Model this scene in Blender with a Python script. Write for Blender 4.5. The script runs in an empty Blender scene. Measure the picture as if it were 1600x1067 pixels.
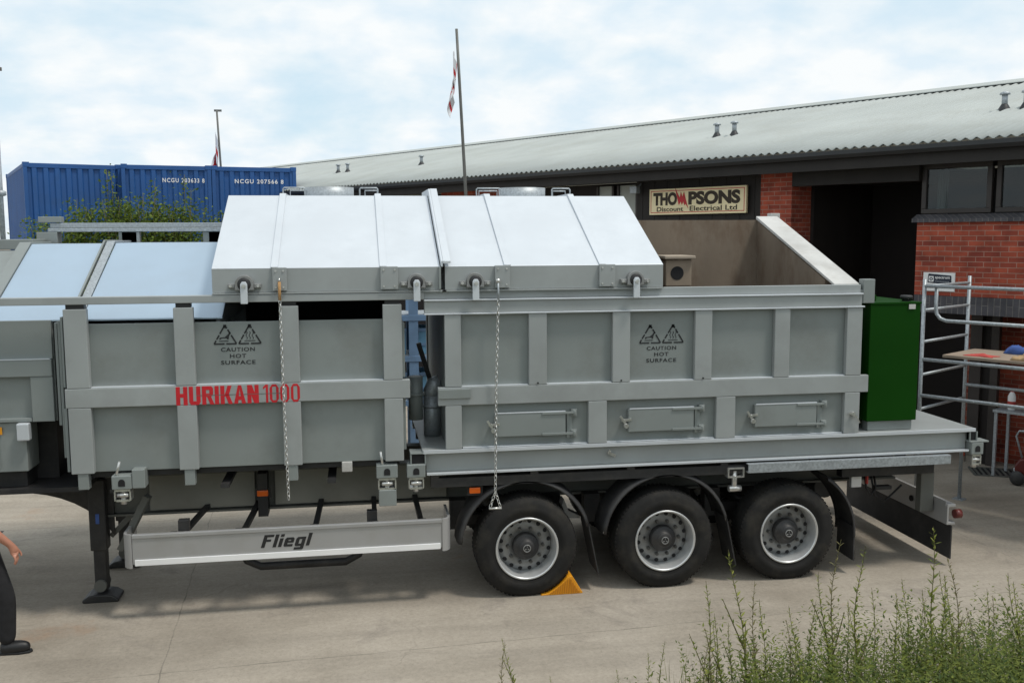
import bpy, bmesh, math, random
from math import sin, cos, tan, pi, radians, atan2, sqrt
from mathutils import Vector, Matrix

SC = bpy.context.scene
COL = SC.collection
random.seed(7)

# ------------------------------------------------------------------ camera
def make_camera():
    pitch, roll, yaw = radians(6.36), 0.00445, radians(9.3)
    fw = Vector((sin(yaw)*cos(pitch), cos(yaw)*cos(pitch), -sin(pitch)))
    r0 = Vector((cos(yaw), -sin(yaw), 0))
    u0 = r0.cross(fw)
    r = r0*cos(roll) - u0*sin(roll)
    u = u0*cos(roll) + r0*sin(roll)
    cam = bpy.data.cameras.new('camera')
    ob = bpy.data.objects.new('camera', cam)
    COL.objects.link(ob)
    m = Matrix(((r.x, u.x, -fw.x, 0.0), (r.y, u.y, -fw.y, -9.23), (r.z, u.z, -fw.z, 3.65), (0, 0, 0, 1)))
    ob.matrix_world = m
    cam.sensor_width = 36
    cam.lens = 33.75
    cam.clip_start = 0.05
    cam.clip_end = 2000
    SC.camera = ob
make_camera()

# ------------------------------------------------------------------ world and sun
SUN = Vector((0.36, -0.24, 0.90)).normalized()
def make_world():
    w = bpy.data.worlds.new('World')
    SC.world = w
    w.use_nodes = True
    nt = w.node_tree
    N, L = nt.nodes, nt.links
    N.clear()
    out = N.new('ShaderNodeOutputWorld')
    bg = N.new('ShaderNodeBackground')
    sky = N.new('ShaderNodeTexSky')
    sky.sky_type = 'NISHITA'
    sky.sun_disc = False
    sky.sun_elevation = math.asin(SUN.z)
    sky.sun_rotation = atan2(SUN.x, SUN.y)
    sky.air_density = 1.0
    sky.dust_density = 1.5
    tc = N.new('ShaderNodeTexCoord')
    sep = N.new('ShaderNodeSeparateXYZ')
    L.new(tc.outputs['Generated'], sep.inputs[0])
    # project the view direction on a cloud layer, so that clouds flatten towards the horizon
    add = N.new('ShaderNodeMath'); add.operation = 'ADD'; add.inputs[1].default_value = 0.34
    L.new(sep.outputs['Z'], add.inputs[0])
    dx = N.new('ShaderNodeMath'); dx.operation = 'DIVIDE'
    dy = N.new('ShaderNodeMath'); dy.operation = 'DIVIDE'
    L.new(sep.outputs['X'], dx.inputs[0]); L.new(add.outputs[0], dx.inputs[1])
    L.new(sep.outputs['Y'], dy.inputs[0]); L.new(add.outputs[0], dy.inputs[1])
    cmb = N.new('ShaderNodeCombineXYZ')
    L.new(dx.outputs[0], cmb.inputs[0]); L.new(dy.outputs[0], cmb.inputs[1])
    n1 = N.new('ShaderNodeTexNoise'); n1.inputs['Scale'].default_value = 2.6; n1.inputs['Detail'].default_value = 7
    n1.inputs['Roughness'].default_value = 0.55; n1.inputs['Distortion'].default_value = 0.3
    L.new(cmb.outputs[0], n1.inputs['Vector'])
    n2 = N.new('ShaderNodeTexNoise'); n2.inputs['Scale'].default_value = 7.0; n2.inputs['Detail'].default_value = 6
    L.new(cmb.outputs[0], n2.inputs['Vector'])
    ramp = N.new('ShaderNodeValToRGB')
    ramp.color_ramp.elements[0].position = 0.28; ramp.color_ramp.elements[0].color = (0.15, 0.15, 0.15, 1)
    ramp.color_ramp.elements[1].position = 0.52; ramp.color_ramp.elements[1].color = (1, 1, 1, 1)
    L.new(n1.outputs['Fac'], ramp.inputs[0])
    cl = N.new('ShaderNodeValToRGB')
    cl.color_ramp.elements[0].position = 0.35; cl.color_ramp.elements[0].color = (7.3, 8.4, 9.2, 1)
    cl.color_ramp.elements[1].position = 0.6; cl.color_ramp.elements[1].color = (9.1, 9.4, 9.5, 1)
    L.new(n2.outputs['Fac'], cl.inputs[0])
    # hazy summer sky: the clear sky is veiled by thin high cloud
    veil = N.new('ShaderNodeMixRGB'); veil.inputs[0].default_value = 0.82
    veil.inputs[2].default_value = (6.3, 8.3, 9.5, 1)
    L.new(sky.outputs[0], veil.inputs[1])
    mix = N.new('ShaderNodeMixRGB')
    L.new(ramp.outputs[0], mix.inputs[0]); L.new(veil.outputs[0], mix.inputs[1]); L.new(cl.outputs[0], mix.inputs[2])
    L.new(mix.outputs[0], bg.inputs['Color'])
    bg.inputs['Strength'].default_value = 0.105
    L.new(bg.outputs[0], out.inputs[0])
make_world()

def make_sun():
    l = bpy.data.lights.new('sun', 'SUN')
    l.energy = 2.1
    l.angle = radians(9)
    l.color = (1.0, 0.95, 0.87)
    o = bpy.data.objects.new('sun', l)
    COL.objects.link(o)
    o.location = SUN*60
    o.rotation_euler = (-SUN).to_track_quat('-Z', 'Y').to_euler()
make_sun()
SC.view_settings.view_transform = 'Standard'
SC.view_settings.look = 'None'
SC.view_settings.exposure = 0.0
SC.view_settings.gamma = 1.0

# ------------------------------------------------------------------ materials
def nodes_of(name):
    m = bpy.data.materials.new(name)
    m.use_nodes = True
    nt = m.node_tree
    return m, nt.nodes, nt.links, nt.nodes['Principled BSDF']

def mat(name, col, rough=0.6, metal=0.0, var=0.08, scale=3.0, bump=0.0, bscale=40.0, dirt=None, dirt_amt=0.0, dscale=2.0, rvar=0.0, stretch=None, spec=None):
    """A painted / metal / fabric surface: base colour with soft variation, optional dirt patches and fine bump."""
    m, N, L, P = nodes_of(name)
    tc = N.new('ShaderNodeTexCoord')
    vec = tc.outputs['Object']
    if stretch:
        mp = N.new('ShaderNodeMapping'); mp.inputs['Scale'].default_value = stretch
        L.new(vec, mp.inputs[0]); vec2 = mp.outputs[0]
    else:
        vec2 = vec
    n = N.new('ShaderNodeTexNoise'); n.inputs['Scale'].default_value = scale; n.inputs['Detail'].default_value = 6
    L.new(vec2, n.inputs['Vector'])
    r = N.new('ShaderNodeValToRGB')
    lo = tuple(max(0, c*(1-var)) for c in col); hi = tuple(min(1, c*(1+var)) for c in col)
    r.color_ramp.elements[0].position = 0.3; r.color_ramp.elements[0].color = (*lo, 1)
    r.color_ramp.elements[1].position = 0.7; r.color_ramp.elements[1].color = (*hi, 1)
    L.new(n.outputs['Fac'], r.inputs[0])
    c = r.outputs[0]
    if dirt:
        n2 = N.new('ShaderNodeTexNoise'); n2.inputs['Scale'].default_value = dscale; n2.inputs['Detail'].default_value = 8; n2.inputs['Roughness'].default_value = 0.65
        L.new(vec2, n2.inputs['Vector'])
        r2 = N.new('ShaderNodeValToRGB')
        r2.color_ramp.elements[0].position = 0.48; r2.color_ramp.elements[0].color = (0, 0, 0, 1)
        r2.color_ramp.elements[1].position = 0.72; r2.color_ramp.elements[1].color = (dirt_amt, dirt_amt, dirt_amt, 1)
        L.new(n2.outputs['Fac'], r2.inputs[0])
        mx = N.new('ShaderNodeMixRGB'); mx.inputs[2].default_value = (*dirt, 1)
        L.new(r2.outputs[0], mx.inputs[0]); L.new(c, mx.inputs[1])
        c = mx.outputs[0]
    L.new(c, P.inputs['Base Color'])
    P.inputs['Roughness'].default_value = rough
    P.inputs['Metallic'].default_value = metal
    if spec is not None:
        P.inputs['Specular IOR Level'].default_value = spec
    if rvar:
        mr = N.new('ShaderNodeMapRange'); mr.inputs[3].default_value = rough-rvar; mr.inputs[4].default_value = rough+rvar
        L.new(n.outputs['Fac'], mr.inputs[0]); L.new(mr.outputs[0], P.inputs['Roughness'])
    if bump:
        nb = N.new('ShaderNodeTexNoise'); nb.inputs['Scale'].default_value = bscale; nb.inputs['Detail'].default_value = 5
        L.new(vec, nb.inputs['Vector'])
        b = N.new('ShaderNodeBump'); b.inputs['Strength'].default_value = bump; b.inputs['Distance'].default_value = 0.01
        L.new(nb.outputs['Fac'], b.inputs['Height']); L.new(b.outputs[0], P.inputs['Normal'])
    return m

M = {}
M['paint'] = mat('grey_paint', (0.238, 0.262, 0.255), 0.5, 0.12, 0.07, 0.8, 0.14, 2.2, dirt=(0.185, 0.195, 0.185), dirt_amt=0.75, dscale=1.6, rvar=0.06)
M['beampaint'] = mat('grey_beam_paint', (0.33, 0.35, 0.348), 0.44, 0.12, 0.07, 1.5, 0.10, 3, dirt=(0.26, 0.27, 0.265), dirt_amt=0.6, dscale=1.8, rvar=0.06)
M['silver'] = mat('silver_sheet', (0.62, 0.652, 0.685), 0.45, 0.35, 0.06, 1.0, 0.3, 1.3, dirt=(0.50, 0.53, 0.56), dirt_amt=0.5, dscale=1.2, rvar=0.08)
M['roofsheet'] = mat('roof_sheet', (0.40, 0.50, 0.60), 0.36, 0.45, 0.04, 0.9, 0.06, 2.5, dirt=(0.36, 0.43, 0.50), dirt_amt=0.4, dscale=1.4, rvar=0.08)
M['galv'] = mat('galvanised_steel', (0.36, 0.39, 0.41), 0.5, 0.5, 0.22, 45, 0.05, 30, rvar=0.12)
M['zinc'] = mat('bright_zinc', (0.62, 0.62, 0.60), 0.32, 0.75, 0.15, 30)
M['alu'] = mat('aluminium', (0.40, 0.40, 0.40), 0.42, 0.35, 0.05, 2, dirt=(0.34, 0.33, 0.31), dirt_amt=0.5, dscale=3)
M['alubright'] = mat('reflective_strip', (0.88, 0.88, 0.88), 0.3, 0.1, 0.03, 4)
M['chassis'] = mat('black_chassis_paint', (0.02, 0.02, 0.021), 0.55, 0, 0.3, 4, 0.05, 30, dirt=(0.09, 0.08, 0.07), dirt_amt=0.35, dscale=5)
M['skirtplate'] = mat('dusty_olive_plate', (0.215, 0.215, 0.19), 0.6, 0, 0.12, 2, dirt=(0.16, 0.15, 0.125), dirt_amt=0.6, dscale=2.5)
M['beam'] = mat('dusty_beam_paint', (0.105, 0.108, 0.098), 0.6, 0, 0.15, 2, dirt=(0.12, 0.115, 0.10), dirt_amt=0.6, dscale=2.5)
M['rubber'] = mat('tyre_rubber', (0.017, 0.0165, 0.016), 0.82, 0, 0.2, 5, 0.08, 60, dirt=(0.07, 0.062, 0.047), dirt_amt=0.4, dscale=4, spec=0.25)
M['guard'] = mat('black_plastic', (0.025, 0.025, 0.026), 0.6, 0, 0.2, 4, 0.03, 40, dirt=(0.09, 0.085, 0.075), dirt_amt=0.35, dscale=4)
M['rim'] = mat('wheel_rim_steel', (0.62, 0.63, 0.63), 0.36, 0.6, 0.06, 6, dirt=(0.35, 0.34, 0.31), dirt_amt=0.35, dscale=5)
M['nut'] = mat('dirty_nut_steel', (0.10, 0.10, 0.095), 0.5, 0.4, 0.2, 20)
M['rimdisc'] = mat('wheel_disc_steel', (0.27, 0.273, 0.27), 0.5, 0.4, 0.12, 8, dirt=(0.16, 0.15, 0.13), dirt_amt=0.5, dscale=9)
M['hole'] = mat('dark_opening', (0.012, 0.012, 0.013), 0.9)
M['green'] = mat('green_tank_paint', (0.004, 0.043, 0.0015), 0.5, 0, 0.08, 1.5, 0.02, 8, rvar=0.05, spec=0.1)
M['black'] = mat('black_paint', (0.015, 0.015, 0.016), 0.55, 0, 0.2, 8)
M['stencil'] = mat('black_stencil_paint', (0.018, 0.019, 0.02), 0.7, 0, 0.3, 60)
M['red'] = mat('red_letter_paint', (0.52, 0.012, 0.02), 0.5, 0, 0.08, 10)
M['yellow'] = mat('orange_chock_plastic', (0.72, 0.30, 0.008), 0.55, 0, 0.1, 10, dirt=(0.4, 0.2, 0.05), dirt_amt=0.4, dscale=10)
M['amber'] = mat('amber_lens', (0.75, 0.13, 0.01), 0.3)
M['wood'] = mat('wood_board', (0.30, 0.235, 0.18), 0.75, 0, 0.2, 6, 0.1, 30, stretch=(1, 8, 8))
M['sleeve'] = mat('tan_rope', (0.42, 0.24, 0.10), 0.8, 0, 0.2, 60)
M['refract'] = mat('refractory_lining', (0.20, 0.158, 0.118), 0.9, 0, 0.14, 1.4, 0.25, 12, dirt=(0.105, 0.062, 0.036), dirt_amt=0.85, dscale=2.0, stretch=(1.5, 1.5, 0.6))
M['coping'] = mat('pale_castable', (0.50, 0.495, 0.475), 0.8, 0, 0.12, 3, 0.2, 25, dirt=(0.33, 0.31, 0.28), dirt_amt=0.5, dscale=4)
M['bluecont'] = mat('blue_container_paint', (0.013, 0.083, 0.27), 0.55, 0.0, 0.12, 0.8, 0.03, 10, dirt=(0.02, 0.065, 0.16), dirt_amt=0.5, dscale=1.5)
M['white'] = mat('white_paint', (0.78, 0.78, 0.77), 0.5, 0, 0.04, 8)
M['roof'] = mat('fibre_cement_roof', (0.385, 0.41, 0.395), 0.85, 0, 0.08, 0.7, 0.1, 30, dirt=(0.33, 0.34, 0.31), dirt_amt=0.6, dscale=1.1)
M['gutter'] = mat('dark_gutter', (0.020, 0.022, 0.024), 0.5, 0, 0.1, 3)
M['soffit'] = mat('dark_timber', (0.016, 0.013, 0.011), 0.7, 0, 0.25, 4, stretch=(1, 1, 0.3))
M['shutter'] = mat('brown_door_sheet', (0.013, 0.009, 0.008), 0.75, 0, 0.2, 2)
M['frame'] = mat('brown_window_frame', (0.035, 0.028, 0.025), 0.5, 0, 0.2, 5)
M['curtain'] = mat('pale_panel', (0.36, 0.38, 0.35), 0.7, 0, 0.1, 3)
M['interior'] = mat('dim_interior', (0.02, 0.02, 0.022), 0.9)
M['cream'] = mat('cream_sign_board', (0.88, 0.76, 0.47), 0.5, 0, 0.06, 2)
M['brown'] = mat('dark_brown_lettering', (0.035, 0.022, 0.010), 0.6)
M['navy'] = mat('navy_sign_paint', (0.012, 0.018, 0.035), 0.5)
M['skin'] = mat('skin', (0.46, 0.21, 0.14), 0.5, 0, 0.08, 14)
M['trouser'] = mat('black_trousers', (0.012, 0.012, 0.014), 0.9, 0, 0.3, 12, 1.0, 9)
M['shirt'] = mat('navy_shirt', (0.03, 0.035, 0.05), 0.9, 0, 0.2, 12, 0.15, 60)
M['hair'] = mat('brown_hair', (0.05, 0.03, 0.018), 0.7, 0, 0.3, 60)
M['shoe'] = mat('black_shoe', (0.010, 0.010, 0.011), 0.5, 0, 0.2, 20)
M['stem'] = mat('plant_stem', (0.11, 0.10, 0.035), 0.8, 0, 0.2, 8)
M['leaf'] = None
M['bluesteel'] = mat('blue_rack_paint', (0.12, 0.20, 0.32), 0.55, 0, 0.15, 4)
M['blueplastic'] = mat('pale_blue_plastic', (0.12, 0.26, 0.38), 0.5, 0, 0.15, 4)
M['orange'] = mat('orange_beam_paint', (0.48, 0.17, 0.04), 0.6, 0, 0.15, 6)
M['redcloth'] = mat('red_cloth', (0.45, 0.06, 0.05), 0.9, 0, 0.2, 12)
M['bluecloth'] = mat('blue_cloth', (0.05, 0.10, 0.30), 0.9, 0, 0.2, 12)
M['greycloth'] = mat('grey_cloth', (0.42, 0.45, 0.48), 0.9, 0, 0.2, 12)
M['tancloth'] = mat('tan_cloth', (0.45, 0.30, 0.16), 0.9, 0, 0.2, 12)
M['concrete_block'] = mat('stacked_blocks', (0.16, 0.145, 0.12), 0.9, 0, 0.2, 6, 0.2, 30)

def leaf_mat(name, lo, hi):
    m, N, L, P = nodes_of(name)
    oi = N.new('ShaderNodeNewGeometry')
    r = N.new('ShaderNodeValToRGB')
    r.color_ramp.elements[0].color = (*lo, 1); r.color_ramp.elements[1].color = (*hi, 1)
    L.new(oi.outputs['Random Per Island'], r.inputs[0])
    L.new(r.outputs[0], P.inputs['Base Color'])
    P.inputs['Roughness'].default_value = 0.6
    P.inputs['Specular IOR Level'].default_value = 0.3
    tr = N.new('ShaderNodeBsdfTranslucent')
    L.new(r.outputs[0], tr.inputs[0])
    mx = N.new('ShaderNodeMixShader'); mx.inputs[0].default_value = 0.3
    L.new(P.outputs[0], mx.inputs[1]); L.new(tr.outputs[0], mx.inputs[2])
    L.new(mx.outputs[0], N['Material Output'].inputs[0])
    return m
M['leaf'] = leaf_mat('weed_leaf', (0.085, 0.125, 0.018), (0.30, 0.31, 0.055))
M['leafdark'] = leaf_mat('undergrowth_leaf', (0.03, 0.06, 0.008), (0.17, 0.20, 0.03))
M['leafbush'] = leaf_mat('bush_leaf', (0.045, 0.09, 0.012), (0.18, 0.24, 0.035))
M['seed'] = leaf_mat('dry_flower_spike', (0.13, 0.11, 0.05), (0.24, 0.22, 0.09))

def brick_mat(name, c1, c2, mortar, w=0.225, h=0.075, vertical=False):
    m, N, L, P = nodes_of(name)
    tc = N.new('ShaderNodeTexCoord')
    sep = N.new('ShaderNodeSeparateXYZ'); L.new(tc.outputs['Object'], sep.inputs[0])
    ad = N.new('ShaderNodeMath'); ad.operation = 'ADD'
    L.new(sep.outputs[0], ad.inputs[0]); L.new(sep.outputs[1], ad.inputs[1])
    cb = N.new('ShaderNodeCombineXYZ')
    if vertical:
        L.new(sep.outputs[2], cb.inputs[0]); L.new(ad.outputs[0], cb.inputs[1])
    else:
        L.new(ad.outputs[0], cb.inputs[0]); L.new(sep.outputs[2], cb.inputs[1])
    b = N.new('ShaderNodeTexBrick')
    b.inputs['Scale'].default_value = 1.0
    b.inputs['Brick Width'].default_value = w; b.inputs['Row Height'].default_value = h
    b.inputs['Mortar Size'].default_value = 0.006; b.inputs['Mortar Smooth'].default_value = 0.2
    b.inputs['Color1'].default_value = (*c1, 1); b.inputs['Color2'].default_value = (*c2, 1); b.inputs['Mortar'].default_value = (*mortar, 1)
    b.inputs['Bias'].default_value = 0.0
    L.new(cb.outputs[0], b.inputs['Vector'])
    n = N.new('ShaderNodeTexNoise'); n.inputs['Scale'].default_value = 5; n.inputs['Detail'].default_value = 8
    L.new(tc.outputs['Object'], n.inputs['Vector'])
    hs = N.new('ShaderNodeHueSaturation')
    mr = N.new('ShaderNodeMapRange'); mr.inputs[1].default_value = 0.3; mr.inputs[2].default_value = 0.7; mr.inputs[3].default_value = 0.72; mr.inputs[4].default_value = 1.25
    L.new(n.outputs['Fac'], mr.inputs[0]); L.new(mr.outputs[0], hs.inputs['Value']); L.new(b.outputs['Color'], hs.inputs['Color'])
    L.new(hs.outputs[0], P.inputs['Base Color'])
    P.inputs['Roughness'].default_value = 0.9
    bp = N.new('ShaderNodeBump'); bp.inputs['Strength'].default_value = 0.5; bp.inputs['Distance'].default_value = 0.01; bp.invert = True
    L.new(b.outputs['Fac'], bp.inputs['Height']); L.new(bp.outputs[0], P.inputs['Normal'])
    return m
M['brick'] = brick_mat('red_brick', (0.39, 0.076, 0.038), (0.22, 0.040, 0.024), (0.34, 0.185, 0.14))
M['soldier'] = brick_mat('blue_engineering_brick', (0.085, 0.08, 0.088), (0.06, 0.058, 0.066), (0.15, 0.14, 0.135), 0.40, 0.085, True)

def concrete_mat():
    m, N, L, P = nodes_of('yard_concrete')
    tc = N.new('ShaderNodeTexCoord')
    obj = tc.outputs['Object']
    def noise(scale, detail=6, rough=0.6, vec=obj, dist=0.0):
        n = N.new('ShaderNodeTexNoise'); n.inputs['Scale'].default_value = scale; n.inputs['Detail'].default_value = detail
        n.inputs['Roughness'].default_value = rough; n.inputs['Distortion'].default_value = dist
        L.new(vec, n.inputs['Vector']); return n.outputs['Fac']
    def ramp(fac, stops):
        r = N.new('ShaderNodeValToRGB')
        els = r.color_ramp.elements
        while len(els) < len(stops): els.new(0.5)
        for e, (p, c) in zip(els, stops): e.position = p; e.color = (*c, 1) if len(c) == 3 else c
        L.new(fac, r.inputs[0]); return r.outputs[0]
    def mix(f, a, b, typ='MIX'):
        x = N.new('ShaderNodeMixRGB'); x.blend_type = typ
        if isinstance(f, float): x.inputs[0].default_value = f
        else: L.new(f, x.inputs[0])
        L.new(a, x.inputs[1])
        if isinstance(b, tuple): x.inputs[2].default_value = (*b, 1)
        else: L.new(b, x.inputs[2])
        return x.outputs[0]
    base = ramp(noise(0.55, 8, 0.62), [(0.32, (0.268, 0.233, 0.188)), (0.5, (0.338, 0.298, 0.245)), (0.68, (0.392, 0.348, 0.291))])
    fine = ramp(noise(22, 5, 0.7), [(0.3, (0.80, 0.80, 0.80)), (0.7, (1.12, 1.12, 1.12))])
    c = mix(0.75, base, fine, 'MULTIPLY')
    # trowel and tyre streaks running along the yard
    mp = N.new('ShaderNodeMapping'); mp.inputs['Scale'].default_value = (0.18, 1.5, 1); mp.inputs['Rotation'].default_value = (0, 0, radians(6))
    L.new(obj, mp.inputs[0])
    st = ramp(noise(1.6, 6, 0.6, mp.outputs[0], 0.4), [(0.36, (0.82, 0.82, 0.82)), (0.60, (1.05, 1.05, 1.05))])
    c = mix(0.8, c, st, 'MULTIPLY')
    # oil and rust stains
    oil = ramp(noise(1.15, 9, 0.72, obj, 0.6), [(0.57, (0, 0, 0)), (0.72, (0.6, 0.6, 0.6))])
    c = mix(oil, c, (0.15, 0.13, 0.115))
    sp = N.new('ShaderNodeMapping'); sp.inputs['Location'].default_value = (13.3, 4.1, 0); L.new(obj, sp.inputs[0])
    rust = ramp(noise(0.8, 7, 0.65, sp.outputs[0]), [(0.63, (0, 0, 0)), (0.76, (0.55, 0.55, 0.55))])
    c = mix(rust, c, (0.33, 0.20, 0.12))
    # slab joints: thin dark lines, wavering, bays 6 x 4.6 m
    jm = N.new('ShaderNodeMapping'); jm.inputs['Rotation'].default_value = (0, 0, radians(-3)); jm.inputs['Location'].default_value = (1.7, 1.02, 0)
    L.new(obj, jm.inputs[0])
    dn = N.new('ShaderNodeTexNoise'); dn.inputs['Scale'].default_value = 2.5; dn.inputs['Detail'].default_value = 4; L.new(obj, dn.inputs['Vector'])
    dm = N.new('ShaderNodeVectorMath'); dm.operation = 'SCALE'; dm.inputs['Scale'].default_value = 0.07; L.new(dn.outputs['Color'], dm.inputs[0])
    va = N.new('ShaderNodeVectorMath'); va.operation = 'ADD'; L.new(jm.outputs[0], va.inputs[0]); L.new(dm.outputs[0], va.inputs[1])
    bt = N.new('ShaderNodeTexBrick'); bt.inputs['Scale'].default_value = 1; bt.inputs['Brick Width'].default_value = 9.0; bt.inputs['Row Height'].default_value = 4.6
    bt.inputs['Mortar Size'].default_value = 0.009; bt.inputs['Mortar Smooth'].default_value = 0.7; bt.offset = 0.0
    bt.inputs['Color1'].default_value = (0, 0, 0, 1); bt.inputs['Color2'].default_value = (0, 0, 0, 1); bt.inputs['Mortar'].default_value = (0.75, 0.75, 0.75, 1)
    L.new(va.outputs[0], bt.inputs['Vector'])
    jn = ramp(noise(3.0, 5, 0.7), [(0.35, (0.15, 0.15, 0.15)), (0.6, (1, 1, 1))])
    jf = mix(1.0, bt.outputs['Color'], jn, 'MULTIPLY')
    c = mix(jf, c, (0.13, 0.115, 0.095))
    vo = N.new('ShaderNodeTexVoronoi'); vo.feature = 'DISTANCE_TO_EDGE'; vo.inputs['Scale'].default_value = 0.30
    dm2 = N.new('ShaderNodeVectorMath'); dm2.operation = 'SCALE'; dm2.inputs['Scale'].default_value = 0.5; L.new(dn.outputs['Color'], dm2.inputs[0])
    vb = N.new('ShaderNodeVectorMath'); vb.operation = 'ADD'; L.new(obj, vb.inputs[0]); L.new(dm2.outputs[0], vb.inputs[1]); L.new(vb.outputs[0], vo.inputs['Vector'])
    ck = ramp(vo.outputs['Distance'], [(0.0, (0.5, 0.5, 0.5)), (0.003, (0, 0, 0))])
    cm = ramp(noise(0.5, 3, 0.5), [(0.58, (0, 0, 0)), (0.66, (0.8, 0.8, 0.8))])
    c = mix(mix(1.0, ck, cm, 'MULTIPLY'), c, (0.15, 0.13, 0.105))
    # coarse aggregate showing through
    ag = N.new('ShaderNodeTexVoronoi'); ag.inputs['Scale'].default_value = 38; L.new(obj, ag.inputs['Vector'])
    af = ramp(ag.outputs['Distance'], [(0.10, (0.72, 0.70, 0.68)), (0.35, (1.04, 1.04, 1.04))])
    c = mix(0.45, c, af, 'MULTIPLY')
    L.new(c, P.inputs['Base Color'])
    P.inputs['Roughness'].default_value = 0.9
    P.inputs['Specular IOR Level'].default_value = 0.25
    b = N.new('ShaderNodeBump'); b.inputs['Strength'].default_value = 0.25; b.inputs['Distance'].default_value = 0.01
    L.new(noise(35, 6, 0.7), b.inputs['Height']); L.new(b.outputs[0], P.inputs['Normal'])
    return m
M['concrete'] = concrete_mat()
M['bank'] = mat('bank_soil', (0.07, 0.075, 0.03), 0.95, 0, 0.3, 3, 0.4, 8)

# ------------------------------------------------------------------ object helpers
LOC = {}      # world location of every top-level thing (objects inside are modelled in world or thing space)
def root_of(o):
    while o.parent: o = o.parent
    return o

def tag(o, label=None, cat=None, group=None, kind=None):
    if label: o['label'] = label
    if cat: o['category'] = cat
    if group: o['group'] = group
    if kind: o['kind'] = kind
    return o

def thing(name, label, cat, loc=(0, 0, 0), group=None, rotz=0.0):
    o = bpy.data.objects.new(name, None)
    o.empty_display_size = 0.2
    COL.objects.link(o)
    o.location = loc
    o.rotation_euler = (0, 0, rotz)
    LOC[o] = (Vector(loc) if rotz == 0.0 else Vector((0, 0, 0)))
    return tag(o, label, cat, group)

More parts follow.
